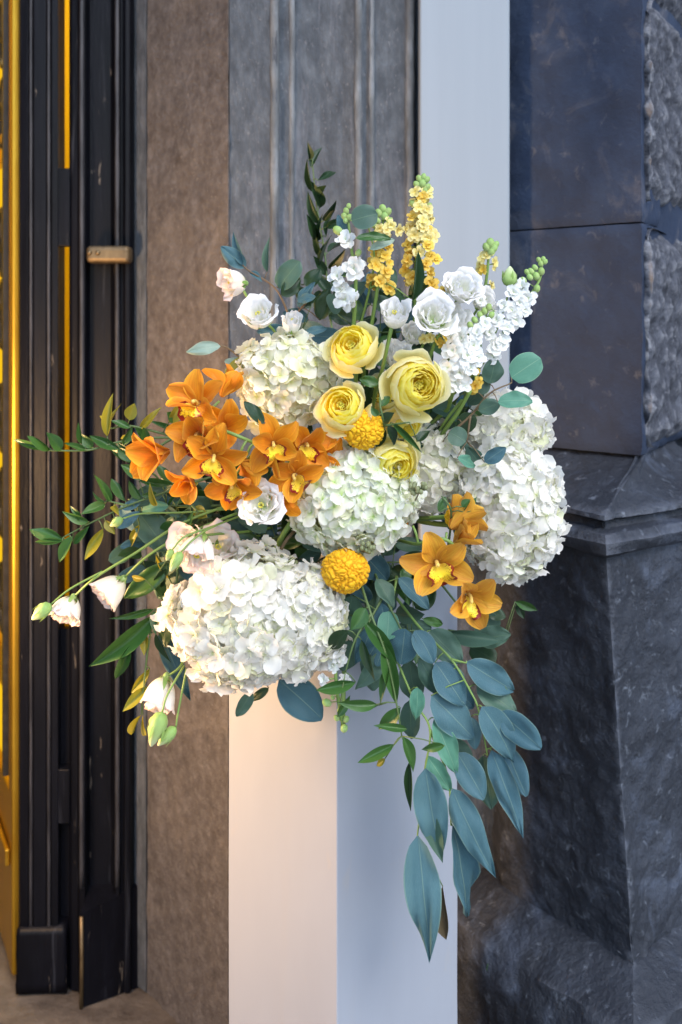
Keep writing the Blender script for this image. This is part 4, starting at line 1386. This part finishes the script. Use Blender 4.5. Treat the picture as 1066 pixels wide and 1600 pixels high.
# ---- stock, larkspur
YS = 'flowering stock stems'
wmix = lambda t, r: 'stock_w'
ymix = lambda t, r: 'stock_y' if r.random() < 0.75 - 0.5 * t else 'stock_o'
omix = lambda t, r: 'stock_o'
spike('stock_stem', 'tallest pale yellow stock spike in front of the white board', 'stock', YS,
      [(660, 280, 1.60), (658, 340, 1.595), (650, 420, 1.59), (648, 520, 1.62)],
      scatter_spike(658, 292, 652, 445, 30, 24, 9, 13, 5, ymix) + scatter_spike(662, 300, 665, 410, 14, 16, 10, 12, 6, ymix), 1, None,
      [(655, 279, 5), (662, 276, 4.5), (667, 281, 5), (651, 288, 5), (660, 287, 6), (668, 292, 5), (645, 300, 5), (664, 298, 5), (670, 322, 5), (645, 318, 5)])
spike('stock_stem', 'golden stock spike with green tip left of the tallest yellow spike', 'stock', YS,
      [(600, 325, 1.58), (596, 380, 1.575), (590, 450, 1.57), (575, 540, 1.60)],
      scatter_spike(600, 348, 592, 455, 22, 17, 9, 13, 8, lambda t, r: 'stock_y' if t < .3 else 'stock_o') + [(622, 360, 11, 'stock_y', 0), (634, 357, 10, 'stock_y', .01), (610, 352, 10, 'stock_y', -.01)], 2, None,
      [(598, 326, 6), (606, 331, 6), (592, 333, 6), (601, 338, 6), (608, 345, 5), (590, 345, 5), (585, 352, 5)])
spike('stock_stem', 'short yellow stock spike with green tip against the right edge of the white board', 'stock', YS,
      [(765, 380, 1.60), (762, 420, 1.60), (755, 480, 1.61), (745, 600, 1.62)],
      [(757, 402, 12, 'stock_y', 0), (772, 412, 12, 'stock_y', .01), (750, 416, 11, 'stock_y', .01), (763, 398, 11, 'stock_y', 0), (755, 422, 10, 'stock_o', 0), (768, 445, 8, 'stock_y', 0)], 3, None,
      [(766, 380, 7), (772, 388, 6), (760, 386, 6), (768, 394, 6), (775, 382, 5)])
spike('stock_stem', 'golden stock florets showing under and beside the white blooms at the right', 'stock', YS,
      [(742, 600, 1.545), (744, 570, 1.56), (735, 520, 1.59)],
      [(742, 603, 11, 'stock_o', -.01), (748, 596, 9, 'stock_o', 0), (746, 580, 7, 'stock_o', 0), (738, 610, 8, 'stock_o', 0)], 4, None)
spike('stock_stem', 'yellow stock florets peeping out below the full white lisianthus', 'stock', YS,
      [(690, 520, 1.52), (680, 535, 1.53), (665, 580, 1.56)],
      [(696, 524, 10, 'stock_o', 0), (684, 532, 10, 'stock_o', 0), (672, 528, 9, 'stock_y', 0), (662, 530, 9, 'stock_y', 0), (690, 538, 8, 'stock_o', 0), (688, 460, 10, 'stock_y', .03), (695, 452, 9, 'stock_o', .03)], 5, None)
spike('stock_stem', 'white stock with loose ruffled florets at the upper left of the yellow rose', 'stock', YS,
      [(543, 330, 1.575), (548, 380, 1.565), (556, 440, 1.555), (552, 520, 1.58)],
      [(540, 374, 17, 'stock_w', -.01), (534, 370, 12, 'stock_w', 0), (553, 420, 20, 'stock_w', -.012), (527, 432, 17, 'stock_w', 0), (540, 468, 21, 'stock_w', -.012), (532, 452, 15, 'stock_w', 0), (549, 466, 15, 'stock_w', -.005), (563, 412, 11, 'stock_w', 0)], 6, None,
      [(541, 330, 5), (545, 322, 4), (538, 338, 5), (546, 340, 5), (528, 360, 7), (540, 345, 4), (560, 395, 5)])
lark = [(848, 408, 1.58), (842, 440, 1.575), (815, 480, 1.565), (780, 530, 1.555), (745, 580, 1.58)]
lf_ = []
for x, y, r in [(816, 447, 14), (803, 458, 15), (826, 466, 15), (812, 474, 14), (800, 485, 15), (820, 484, 12), (806, 500, 16), (792, 512, 14), (788, 478, 13), (776, 500, 14),
                (776, 540, 17), (786, 532, 14), (770, 556, 14), (765, 520, 13), (748, 508, 13), (750, 470, 12)]:
    lf_.append((x, y, r, 'stock_w', -.008))
spike('larkspur_stem', 'white larkspur with a tip of round green buds arching right over the dark pier', 'larkspur', 'white larkspur stems', lark, lf_, 7, None,
      [(842, 406, 4), (849, 405, 4), (845, 412, 4.5), (852, 409, 4), (836, 418, 4.5), (846, 424, 5.5), (830, 424, 5), (824, 425, 4.5), (838, 431, 5.5), (828, 433, 5), (839, 451, 5.5), (818, 438, 5)])
lf_ = []
for x, y, r in [(705, 522, 18), (722, 528, 18), (740, 540, 17), (708, 548, 19), (730, 556, 19), (748, 560, 14), (700, 575, 18), (718, 582, 19), (735, 575, 15), (712, 598, 18), (726, 600, 14), (745, 520, 14), (758, 505, 12)]:
    lf_.append((x, y, r, 'stock_w', -.012))
spike('larkspur_stem', 'dense white larkspur cluster just right of the largest yellow rose', 'larkspur', 'white larkspur stems',
      [(760, 495, 1.55), (740, 530, 1.535), (715, 590, 1.53), (700, 640, 1.58)], lf_, 8, None, [(750, 492, 5), (757, 486, 5), (742, 500, 5), (764, 480, 5), (768, 492, 5), (752, 512, 5), (735, 508, 5)])
spike('stock_stem', 'small white stock with green buds dangling below the largest hydrangea', 'stock', YS,
      [(530, 1010, 1.475), (525, 1060, 1.47), (536, 1135, 1.47)],
      [(530, 1028, 15, 'stock_w', 0), (520, 1040, 13, 'stock_w', 0), (506, 1062, 11, 'stock_w', 0), (538, 1062, 11, 'stock_w', .01)], 9, None,
      [(511, 1098, 6.5), (526, 1122, 4.5), (541, 1124, 5), (538, 1138, 6), (530, 1110, 3.5), (520, 1090, 3.5)])

# ================================================================== GREENERY
EU = 'eucalyptus branches in the arrangement'
branch('eucalyptus_branch', 'lowest hanging eucalyptus branch with the longest pointed blue green leaves', 'eucalyptus', EU,
       [[(620, 900, 1.55), (610, 990, 1.50), (645, 1090, 1.47), (672, 1140, 1.455), (662, 1215, 1.45), (652, 1310, 1.445)], [(672, 1140, 1.455), (700, 1215, 1.46), (705, 1290, 1.46)]], [
    (653, 1305, 670, 1508, 66, 'point'), (665, 1200, 690, 1350, 64, 'point', None, -.008), (707, 1232, 764, 1360, 54, 'point'), (707, 1290, 738, 1438, 48, 'oval'),
    (667, 1180, 704, 1238, 30, 'oval', 'euca_t'), (679, 1121, 716, 1209, 36, 'oval', 'euca_t', .005), (714, 1175, 756, 1248, 44, 'oval', None, .012), (692, 1385, 695, 1475, 20, 'lance', 'olive', .02),
    (652, 1074, 649, 1127, 30, 'point', 'euca_t', -.012), (655, 1250, 690, 1345, 26, 'lance', 'euca_d', .015), (640, 1094, 642, 1156, 32, 'oval', 'euca_d', .01), (700, 1150, 735, 1215, 40, 'oval', 'euca_d', .025)],
       41, 'stem', 'point', 'euca', 0.010)
branch('eucalyptus_branch', 'hanging eucalyptus branch curving right with broad leaves before the dark pier', 'eucalyptus', EU,
       [[(620, 935, 1.53), (660, 985, 1.49), (705, 1030, 1.47), (735, 1080, 1.46), (748, 1110, 1.455), (762, 1180, 1.46)], [(705, 1030, 1.47), (729, 1036, 1.465)]], [
    (768, 1172, 819, 1304, 48, 'point'), (753, 1104, 804, 1193, 60, 'point', None, -.006), (780, 1112, 846, 1167, 46, 'oval', None, .004), (729, 1034, 806, 1081, 46, 'oval'),
    (745, 1070, 808, 1112, 44, 'oval', 'euca_d', .02), (790, 1165, 820, 1242, 36, 'oval', None, .02), (655, 1028, 683, 1083, 30, 'oval', 'euca_d', -.006), (680, 1035, 728, 1102, 50, 'oval'),
    (674, 1087, 736, 1152, 54, 'oval', None, -.004), (690, 1060, 745, 1105, 40, 'oval', None, .02), (672, 985, 722, 1035, 44, 'oval', 'euca_d', .01), (735, 1120, 742, 1170, 26, 'oval', None, .03),
    (755, 1180, 770, 1260, 40, 'oval', 'euca_d', .035)],
       42, 'stem', 'oval', 'euca', 0.010)
branch('eucalyptus_branch', 'eucalyptus branch under the golden celosia with crowded blue leaves', 'eucalyptus', EU,
       [[(580, 880, 1.55), (600, 930, 1.50), (625, 980, 1.475), (640, 1020, 1.47)], [(600, 930, 1.50), (575, 975, 1.48), (560, 1010, 1.48)]], [
    (633, 982, 628, 1036, 50, 'oval', None, 0), (648, 985, 678, 1036, 36, 'oval', None, -.006), (583, 977, 557, 1041, 42, 'point', None, -.012), (596, 942, 604, 995, 30, 'oval', None, -.004),
    (608, 955, 605, 1000, 34, 'round', 'euca_t', .004), (566, 864, 605, 908, 42, 'oval', None, -.03), (588, 905, 617, 947, 30, 'oval', 'euca_d', -.01), (623, 903, 672, 950, 28, 'oval', 'euca', 0),
    (551, 930, 535, 976, 44, 'oval', 'euca_d', .01), (551, 1000, 534, 1046, 40, 'oval', 'euca_d', .01), (600, 1020, 556, 1078, 38, 'point', 'euca_d', .015), (575, 1000, 585, 1080, 44, 'oval', 'euca_d', .03),
    (640, 1030, 650, 1100, 40, 'oval', 'euca_d', .03), (610, 990, 590, 1040, 40, 'oval', 'euca', .015), (535, 905, 515, 945, 30, 'oval', 'euca_d', .03), (545, 960, 560, 1010, 36, 'oval', 'euca_d', .02)],
       43, 'stem_d', 'oval', 'euca', 0.010)
branch('eucalyptus_branch', 'broad eucalyptus leaves showing below the largest hydrangea', 'eucalyptus', EU,
       [[(500, 960, 1.60), (450, 1020, 1.55), (430, 1050, 1.54)], [(450, 1020, 1.55), (395, 1075, 1.54)]], [
    (436, 1062, 503, 1122, 58, 'oval', 'euca', -.02), (394, 1080, 370, 1121, 22, 'oval', 'euca_d'), (420, 1075, 395, 1092, 14, 'oval', 'ruscus_d')],
       44, 'twig', 'oval', 'euca', 0.006)
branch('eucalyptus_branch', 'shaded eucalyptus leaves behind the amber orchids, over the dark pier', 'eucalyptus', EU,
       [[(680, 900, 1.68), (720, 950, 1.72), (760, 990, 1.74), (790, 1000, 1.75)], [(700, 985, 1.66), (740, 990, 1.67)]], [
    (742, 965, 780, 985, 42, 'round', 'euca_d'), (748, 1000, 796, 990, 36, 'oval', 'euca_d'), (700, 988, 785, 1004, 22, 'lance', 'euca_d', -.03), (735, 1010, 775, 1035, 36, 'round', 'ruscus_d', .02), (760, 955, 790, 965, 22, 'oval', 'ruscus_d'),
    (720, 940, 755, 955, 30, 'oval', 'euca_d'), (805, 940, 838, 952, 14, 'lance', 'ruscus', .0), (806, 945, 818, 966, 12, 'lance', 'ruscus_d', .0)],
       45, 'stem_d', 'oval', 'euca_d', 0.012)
branch('eucalyptus_branch', 'branch with round eucalyptus leaves beside the upper right hydrangea, on a reddish twig', 'eucalyptus', EU,
       [[(700, 680, 1.56), (735, 650, 1.55), (765, 615, 1.54), (800, 598, 1.54)], [(735, 650, 1.55), (730, 690, 1.55)]], [
    (799, 590, 845, 560, 46, 'round', 'euca_t', 0), (778, 628, 832, 626, 30, 'oval', 'euca_t', -.03), (748, 642, 783, 630, 26, 'oval', 'euca_d', -.01), (702, 675, 728, 690, 32, 'round', 'euca_d', -.01),
    (715, 655, 742, 665, 34, 'round', 'ruscus_d', .01), (765, 600, 770, 558, 36, 'oval', 'euca_d', .02), (740, 610, 765, 590, 34, 'oval', 'euca_d', .03), (690, 695, 745, 710, 30, 'oval', 'euca_d', .01),
    (757, 722, 791, 700, 24, 'oval', 'euca', -.05), (715, 715, 745, 728, 20, 'oval', 'euca_t', -.04), (750, 725, 730, 700, 26, 'oval', 'euca_d', 0)],
       46, 'twig', 'round', 'euca_d', 0.008)
branch('eucalyptus_branch', 'eucalyptus twig with dark oval leaves at the very top, across the golden stock', 'eucalyptus', EU,
       [[(560, 520, 1.60), (578, 450, 1.575), (585, 400, 1.56), (575, 350, 1.55)], [(578, 450, 1.575), (600, 440, 1.56)]], [
    (549, 345, 590, 334, 40, 'round', 'euca_d', -.01), (556, 372, 611, 372, 17, 'oval', 'ruscus', -.015), (578, 390, 617, 374, 16, 'oval', 'euca_p', -.01), (545, 375, 528, 335, 18, 'oval', 'euca', .02),
    (600, 455, 612, 415, 34, 'oval', 'euca_d', .02), (585, 480, 612, 470, 28, 'oval', 'euca_d', .03), (645, 470, 656, 390, 14, 'lance', 'ruscus_d', -.01), (626, 480, 640, 470, 18, 'oval', 'euca_d', .02)],
       47, 'stem', 'oval', 'euca_d', 0.006)
branch('eucalyptus_branch', 'eucalyptus twig rising behind the cream lisianthus at the upper left', 'eucalyptus', EU,
       [[(500, 600, 1.66), (455, 500, 1.61), (430, 450, 1.60), (385, 420, 1.585), (368, 395, 1.58)], [(455, 500, 1.61), (490, 460, 1.60)]], [
    (384, 418, 346, 385, 26, 'oval', 'euca'), (380, 415, 361, 360, 16, 'lance', 'euca'), (418, 425, 420, 370, 13, 'lance', 'euca_d'), (435, 450, 468, 408, 36, 'round', 'euca_d'), (440, 462, 470, 435, 26, 'oval', 'ruscus_d'),
    (466, 480, 490, 440, 20, 'oval', 'euca'), (465, 470, 495, 465, 16, 'oval', 'euca'), (478, 520, 511, 512, 15, 'oval', 'euca', -.03), (480, 450, 500, 420, 28, 'oval', 'ruscus_d', .01), (500, 500, 515, 450, 30, 'oval', 'ruscus_d', .02), (390, 425, 410, 440, 12, 'lance', 'euca')],
       48, 'twig', 'oval', 'euca', 0.008)
branch('eucalyptus_branch', 'pale eucalyptus leaf sticking out at the left on a thin twig above the orange orchids', 'eucalyptus', EU,
       [[(430, 590, 1.60), (390, 570, 1.57), (358, 545, 1.555), (345, 540, 1.55)], [(470, 690, 1.52), (440, 668, 1.45), (415, 663, 1.435)]], [
    (345, 541, 291, 549, 21, 'oval', 'euca_p'), (388, 580, 352, 565, 26, 'oval', 'euca_p', 0), (352, 590, 388, 556, 22, 'oval', 'ruscus_lit', -.01), (375, 595, 392, 560, 20, 'oval', 'euca_t', .0), (413, 662, 380, 628, 20, 'oval', 'ruscus_d', -.004)],
       49, 'twig', 'oval', 'euca_p', 0.006)
branch('eucalyptus_branch', 'teal eucalyptus leaves spreading behind the left orchids', 'eucalyptus', EU,
       [[(420, 800, 1.64), (330, 790, 1.60), (260, 790, 1.57), (200, 780, 1.56)], [(330, 790, 1.60), (280, 850, 1.57), (240, 905, 1.555)], [(280, 850, 1.57), (275, 950, 1.56), (285, 1000, 1.55)]], [
    (260, 760, 200, 790, 30, 'oval', 'euca_d'), (270, 790, 218, 775, 34, 'oval', 'euca'), (215, 800, 262, 860, 50, 'round', 'euca_d', .01), (280, 800, 250, 870, 50, 'oval', 'euca_d', .02), (300, 820, 330, 780, 40, 'oval', 'euca_d', .02),
    (266, 880, 198, 933, 34, 'oval', 'ruscus', 0), (285, 870, 250, 935, 50, 'round', 'euca_d', .015), (250, 985, 299, 1097, 38, 'point', 'euca', .015), (255, 950, 262, 1010, 26, 'oval', 'ruscus_d'), (222, 798, 262, 790, 22, 'oval', 'euca_t', -.01),
    (300, 760, 345, 790, 36, 'oval', 'euca_d', .02), (310, 830, 290, 790, 40, 'oval', 'ruscus_d', .03), (330, 830, 370, 790, 40, 'oval', 'ruscus_d', .03), (375, 810, 420, 830, 36, 'oval', 'euca_d', .02),
    (240, 820, 205, 850, 30, 'oval', 'euca_d', .02), (345, 800, 300, 770, 36, 'oval', 'ruscus_d', .02)],
       50, 'stem_d', 'oval', 'euca_d', 0.012)

RU = 'ruscus branches with narrow leaves'
o1 = (0, 580, .3565)
def cv(o, lst):
    return [tuple([o[0] + o[2] * l[0], o[1] + o[2] * l[1], o[0] + o[2] * l[2], o[1] + o[2] * l[3], l[4] * o[2] * 1.2] + list(l[5:])) for l in lst]
Y_ = 'ruscus_lit'
branch('ruscus_branch', 'upper left ruscus branch reaching out past the door frame to the gilded door', 'ruscus', RU,
       [[(340, 700, 1.55), (270, 684, 1.55), (190, 690, 1.54), (140, 703, 1.53), (90, 704, 1.52), (66, 703, 1.52)], [(340, 700, 1.55), (245, 675, 1.55), (200, 665, 1.54), (170, 668, 1.54), (165, 640, 1.535)], [(270, 684, 1.55), (220, 720, 1.54), (245, 745, 1.55), (260, 770, 1.56)]],
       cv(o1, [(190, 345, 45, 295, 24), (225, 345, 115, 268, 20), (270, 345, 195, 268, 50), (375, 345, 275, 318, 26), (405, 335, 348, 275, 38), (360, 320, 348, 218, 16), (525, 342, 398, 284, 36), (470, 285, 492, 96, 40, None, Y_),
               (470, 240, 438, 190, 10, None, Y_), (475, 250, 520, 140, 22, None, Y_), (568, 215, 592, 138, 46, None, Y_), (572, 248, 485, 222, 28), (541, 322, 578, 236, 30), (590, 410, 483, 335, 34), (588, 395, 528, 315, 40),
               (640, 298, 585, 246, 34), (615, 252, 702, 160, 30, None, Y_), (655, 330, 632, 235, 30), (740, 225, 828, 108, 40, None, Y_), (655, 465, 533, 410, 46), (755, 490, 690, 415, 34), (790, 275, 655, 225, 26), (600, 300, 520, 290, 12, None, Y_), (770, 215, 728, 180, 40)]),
       61, 'stem_d', 'lance', 'ruscus', 0.012)
branch('ruscus_branch', 'lower left ruscus branch with green and amber lit leaves before the black door', 'ruscus', RU,
       [[(330, 745, 1.56), (270, 765, 1.55), (200, 790, 1.54), (140, 818, 1.53), (98, 840, 1.525)], [(200, 790, 1.54), (170, 783, 1.54)], [(300, 790, 1.55), (310, 800, 1.54)]],
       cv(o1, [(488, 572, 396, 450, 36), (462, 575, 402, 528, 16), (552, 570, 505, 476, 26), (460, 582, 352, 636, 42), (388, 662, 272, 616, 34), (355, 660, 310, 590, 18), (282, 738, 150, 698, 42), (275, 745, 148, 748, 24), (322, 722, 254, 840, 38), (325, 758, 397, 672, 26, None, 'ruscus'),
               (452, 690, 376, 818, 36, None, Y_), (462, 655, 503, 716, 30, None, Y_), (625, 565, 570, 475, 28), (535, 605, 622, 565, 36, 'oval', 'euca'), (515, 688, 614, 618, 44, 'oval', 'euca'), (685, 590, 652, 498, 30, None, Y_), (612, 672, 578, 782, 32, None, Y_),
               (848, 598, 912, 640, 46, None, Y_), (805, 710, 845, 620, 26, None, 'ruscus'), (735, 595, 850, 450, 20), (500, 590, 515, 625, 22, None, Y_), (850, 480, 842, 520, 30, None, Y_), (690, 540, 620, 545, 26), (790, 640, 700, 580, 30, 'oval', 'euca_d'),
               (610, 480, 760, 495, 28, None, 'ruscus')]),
       62, 'stem_d', 'lance', 'ruscus', 0.012)
o2 = (30, 820, .3283)
branch('ruscus_branch', 'drooping ruscus branch under the blush bell, with one long olive green leaf', 'ruscus', RU,
       [[(330, 900, 1.60), (270, 930, 1.56), (243, 960, 1.54), (232, 1010, 1.53), (226, 1060, 1.53), (222, 1095, 1.53)]],
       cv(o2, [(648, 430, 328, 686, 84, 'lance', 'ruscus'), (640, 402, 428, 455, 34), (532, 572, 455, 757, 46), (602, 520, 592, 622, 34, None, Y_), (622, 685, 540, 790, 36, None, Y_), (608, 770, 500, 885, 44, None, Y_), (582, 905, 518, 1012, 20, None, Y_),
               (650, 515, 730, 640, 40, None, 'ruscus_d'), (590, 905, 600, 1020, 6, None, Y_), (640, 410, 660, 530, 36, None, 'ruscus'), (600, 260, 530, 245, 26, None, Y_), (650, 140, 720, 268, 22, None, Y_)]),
       63, 'stem_d', 'lance', 'ruscus', 0.010)
branch('ruscus_branch', 'blurred dark ruscus sprig rising highest in front of the grey pilaster', 'ruscus', RU,
       [[(530, 600, 1.80), (515, 480, 1.84), (508, 400, 1.86), (495, 320, 1.88), (487, 240, 1.89)]], [
    (486, 262, 503, 228, 14), (482, 250, 484, 225, 7), (497, 282, 527, 264, 12), (492, 300, 478, 250, 13), (500, 325, 490, 285, 14), (506, 345, 527, 306, 12), (500, 350, 480, 300, 16), (510, 355, 545, 345, 14),
    (500, 375, 478, 330, 14), (512, 395, 545, 372, 16), (505, 400, 488, 360, 16), (515, 420, 540, 385, 16), (510, 430, 488, 400, 16), (518, 450, 545, 420, 18), (515, 460, 492, 425, 18), (512, 480, 490, 470, 18), (515, 500, 545, 470, 20), (510, 370, 520, 320, 12), (500, 310, 516, 290, 10),
    (522, 480, 540, 440, 16), (500, 440, 476, 450, 16), (505, 460, 478, 480, 18), (495, 380, 500, 340, 14), (503, 415, 510, 370, 14)],
       64, 'stem_d', 'lance', 'ruscus_d', 0.03)
branch('ruscus_branch', 'ruscus branch hanging before the pedestal with glossy narrow green leaves', 'ruscus', RU,
       [[(560, 900, 1.50), (580, 960, 1.455), (602, 1020, 1.445), (618, 1090, 1.44), (628, 1150, 1.44)], [(580, 960, 1.455), (555, 1000, 1.45), (540, 1050, 1.45)]], [
    (588, 1101, 527, 1098, 19), (556, 1066, 496, 1077, 19), (592, 1102, 530, 1098, 12, None, 'ruscus', .01), (636, 1139, 582, 1134, 13), (626, 1106, 590, 1141, 22), (616, 1163, 560, 1191, 17), (630, 1151, 651, 1209, 21), (600, 1005, 620, 1104, 24),
    (569, 970, 622, 1040, 24), (528, 1120, 545, 1085, 14, None, 'ruscus', 0), (545, 985, 512, 1018, 24, None, 'ruscus_d'), (572, 950, 548, 985, 26), (695, 1165, 658, 1172, 14, None, 'ruscus', -.02), (640, 1190, 645, 1262, 16, None, 'ruscus_d', .0),
    (602, 1185, 590, 1196, 10, None, 'ruscus_lit'), (608, 1040, 598, 1100, 16, None, 'ruscus'), (565, 1000, 590, 1060, 18, None, 'ruscus_d')],
       65, 'stem_d', 'lance', 'ruscus', 0.008)
branch('ruscus_branch', 'short ruscus twig with dark leaves curling below the largest yellow rose', 'ruscus', RU,
       [[(598, 700, 1.56), (600, 665, 1.47), (594, 630, 1.46), (596, 590, 1.50)], [(600, 665, 1.47), (640, 660, 1.46)]], [
    (592, 600, 562, 592, 18, 'oval', 'ruscus'), (596, 635, 608, 618, 16, 'oval', 'ruscus'), (612, 660, 660, 708, 10), (600, 668, 590, 700, 20, None, 'ruscus_d'), (606, 665, 620, 700, 20, None, 'ruscus_d'), (600, 660, 615, 645, 18, None, 'ruscus_d'), (590, 650, 580, 636, 12), (652, 690, 672, 670, 16, None, 'ruscus_d', .01)],
       66, 'stem_d', 'lance', 'ruscus', 0.006)
branch('ruscus_branch', 'small ruscus twig with leaves tucked between the hydrangeas and the amber orchids', 'ruscus', RU,
       [[(700, 860, 1.55), (705, 800, 1.475), (690, 775, 1.47)]], [
    (686, 800, 697, 776, 16, 'oval', 'ruscus'), (725, 800, 746, 777, 12), (640, 890, 628, 905, 20, 'oval', 'ruscus', -.01), (722, 792, 735, 780, 12), (745, 940, 760, 965, 20, 'oval', 'ruscus', .0)],
       67, 'stem_d', 'lance', 'ruscus', 0.004)
# seeded sprigs
def seeds(label, cx_, cy_, w, h, n, d, seed, base):
    rnd = random.Random(seed)
    pts = [(cx_ + rnd.uniform(-w, w), cy_ + rnd.uniform(-h, h)) for _ in range(n)]
    root = thing('seeded_sprig', label, 'sprig', tuple(FO), 'seeded eucalyptus sprigs')
    mb = MB(); c0 = P(cx_, cy_ + h, d + .012); tube(mb, catmull([P(*base), c0], 5), .0015, .001, 6)
    for px, py in pts:
        p = P(px, py, d + rnd.uniform(-.006, .006)); tube(mb, [c0, p], .0007, .0006, 4)
        b = MB(); ball(b, p, .0030, .0030, .0036, nu=8, nv=6); b.build('seed_capsule', M['berry'], root)
    mb.build('stem', M['twig'], root)
seeds('tiny green seed cluster at the edge of the pale green hydrangea, below the yellow rose', 654, 764, 13, 8, 18, 1.43, 1, (640, 800, 1.6))
seeds('brown green seed cluster above the largest hydrangea at its right', 452, 878, 12, 10, 16, 1.50, 2, (500, 850, 1.6))
seeds('dark seed cluster just above the lower golden celosia', 572, 856, 12, 7, 16, 1.46, 3, (590, 880, 1.6))
# bare green stems seen in the gaps
rnd = random.Random(9)
for k, (lab, pts, r_) in enumerate([
    ('pale green stem leaning right below the white larkspur cluster', [(735, 610, 1.53), (715, 645, 1.55), (690, 680, 1.58), (640, 760, 1.68)], .0030),
    ('thin green stem leaning beside the largest yellow rose on its right', [(722, 625, 1.55), (695, 660, 1.57), (660, 720, 1.66)], .0022),
    ('thick green stem showing between the left orchids and the largest hydrangea', [(456, 815, 1.52), (440, 840, 1.53), (425, 872, 1.56)], .0038),
    ('dark woody twig arching into the gap above the largest hydrangea', [(500, 800, 1.6), (455, 835, 1.52), (432, 872, 1.53)], .0022),
    ('tall green stem running down between the topmost and the largest rose', [(612, 510, 1.50), (598, 575, 1.52), (585, 620, 1.56), (580, 680, 1.62)], .0026)]):
    mb = MB(); tube(mb, catmull([P(*q) for q in pts], 6), r_, r_ * 1.1, 8)
    o = mb.build('bare_stem', M['twig' if 'woody' in lab else 'stem']); tag(o, lab, 'sprig', 'bare stems seen in the gaps')

# filler leaves low inside the arrangement
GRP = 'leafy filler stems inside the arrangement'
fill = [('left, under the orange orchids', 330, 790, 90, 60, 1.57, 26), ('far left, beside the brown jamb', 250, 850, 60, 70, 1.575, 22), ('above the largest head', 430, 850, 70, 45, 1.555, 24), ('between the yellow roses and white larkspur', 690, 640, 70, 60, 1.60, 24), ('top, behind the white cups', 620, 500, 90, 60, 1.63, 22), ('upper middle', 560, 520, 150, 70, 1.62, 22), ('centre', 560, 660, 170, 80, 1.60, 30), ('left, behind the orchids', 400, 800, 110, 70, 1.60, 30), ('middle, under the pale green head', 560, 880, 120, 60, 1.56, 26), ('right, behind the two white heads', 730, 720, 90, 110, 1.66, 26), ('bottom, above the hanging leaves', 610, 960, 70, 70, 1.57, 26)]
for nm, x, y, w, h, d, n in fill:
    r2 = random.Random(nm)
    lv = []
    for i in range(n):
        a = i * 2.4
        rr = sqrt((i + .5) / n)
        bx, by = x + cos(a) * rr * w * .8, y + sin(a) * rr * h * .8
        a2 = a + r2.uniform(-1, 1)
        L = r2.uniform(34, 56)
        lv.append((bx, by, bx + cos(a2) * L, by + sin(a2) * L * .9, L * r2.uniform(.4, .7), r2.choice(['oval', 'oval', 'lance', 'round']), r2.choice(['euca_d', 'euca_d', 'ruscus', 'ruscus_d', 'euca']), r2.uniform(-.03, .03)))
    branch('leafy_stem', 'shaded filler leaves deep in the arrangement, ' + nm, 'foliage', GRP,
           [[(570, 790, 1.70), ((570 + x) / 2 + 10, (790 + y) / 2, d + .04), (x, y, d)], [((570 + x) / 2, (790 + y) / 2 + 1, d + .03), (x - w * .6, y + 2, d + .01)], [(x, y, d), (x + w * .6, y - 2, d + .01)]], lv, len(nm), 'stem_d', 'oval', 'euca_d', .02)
# leaf lying on the stone foot of the pier
lm = shape('lance', 'ruscus')[0]
b_, t_ = P(766, 1524, 1.995), P(776, 1494, 2.0)
o = place_blade('fallen_leaf', lm, b_, t_, 18 * 2.0 / F_PX, Vector((0.2, -1, .5)), None, Vector((0, 0, 0)))
tag(o, 'single green leaf fallen onto the dark stone foot of the pier', 'leaf')
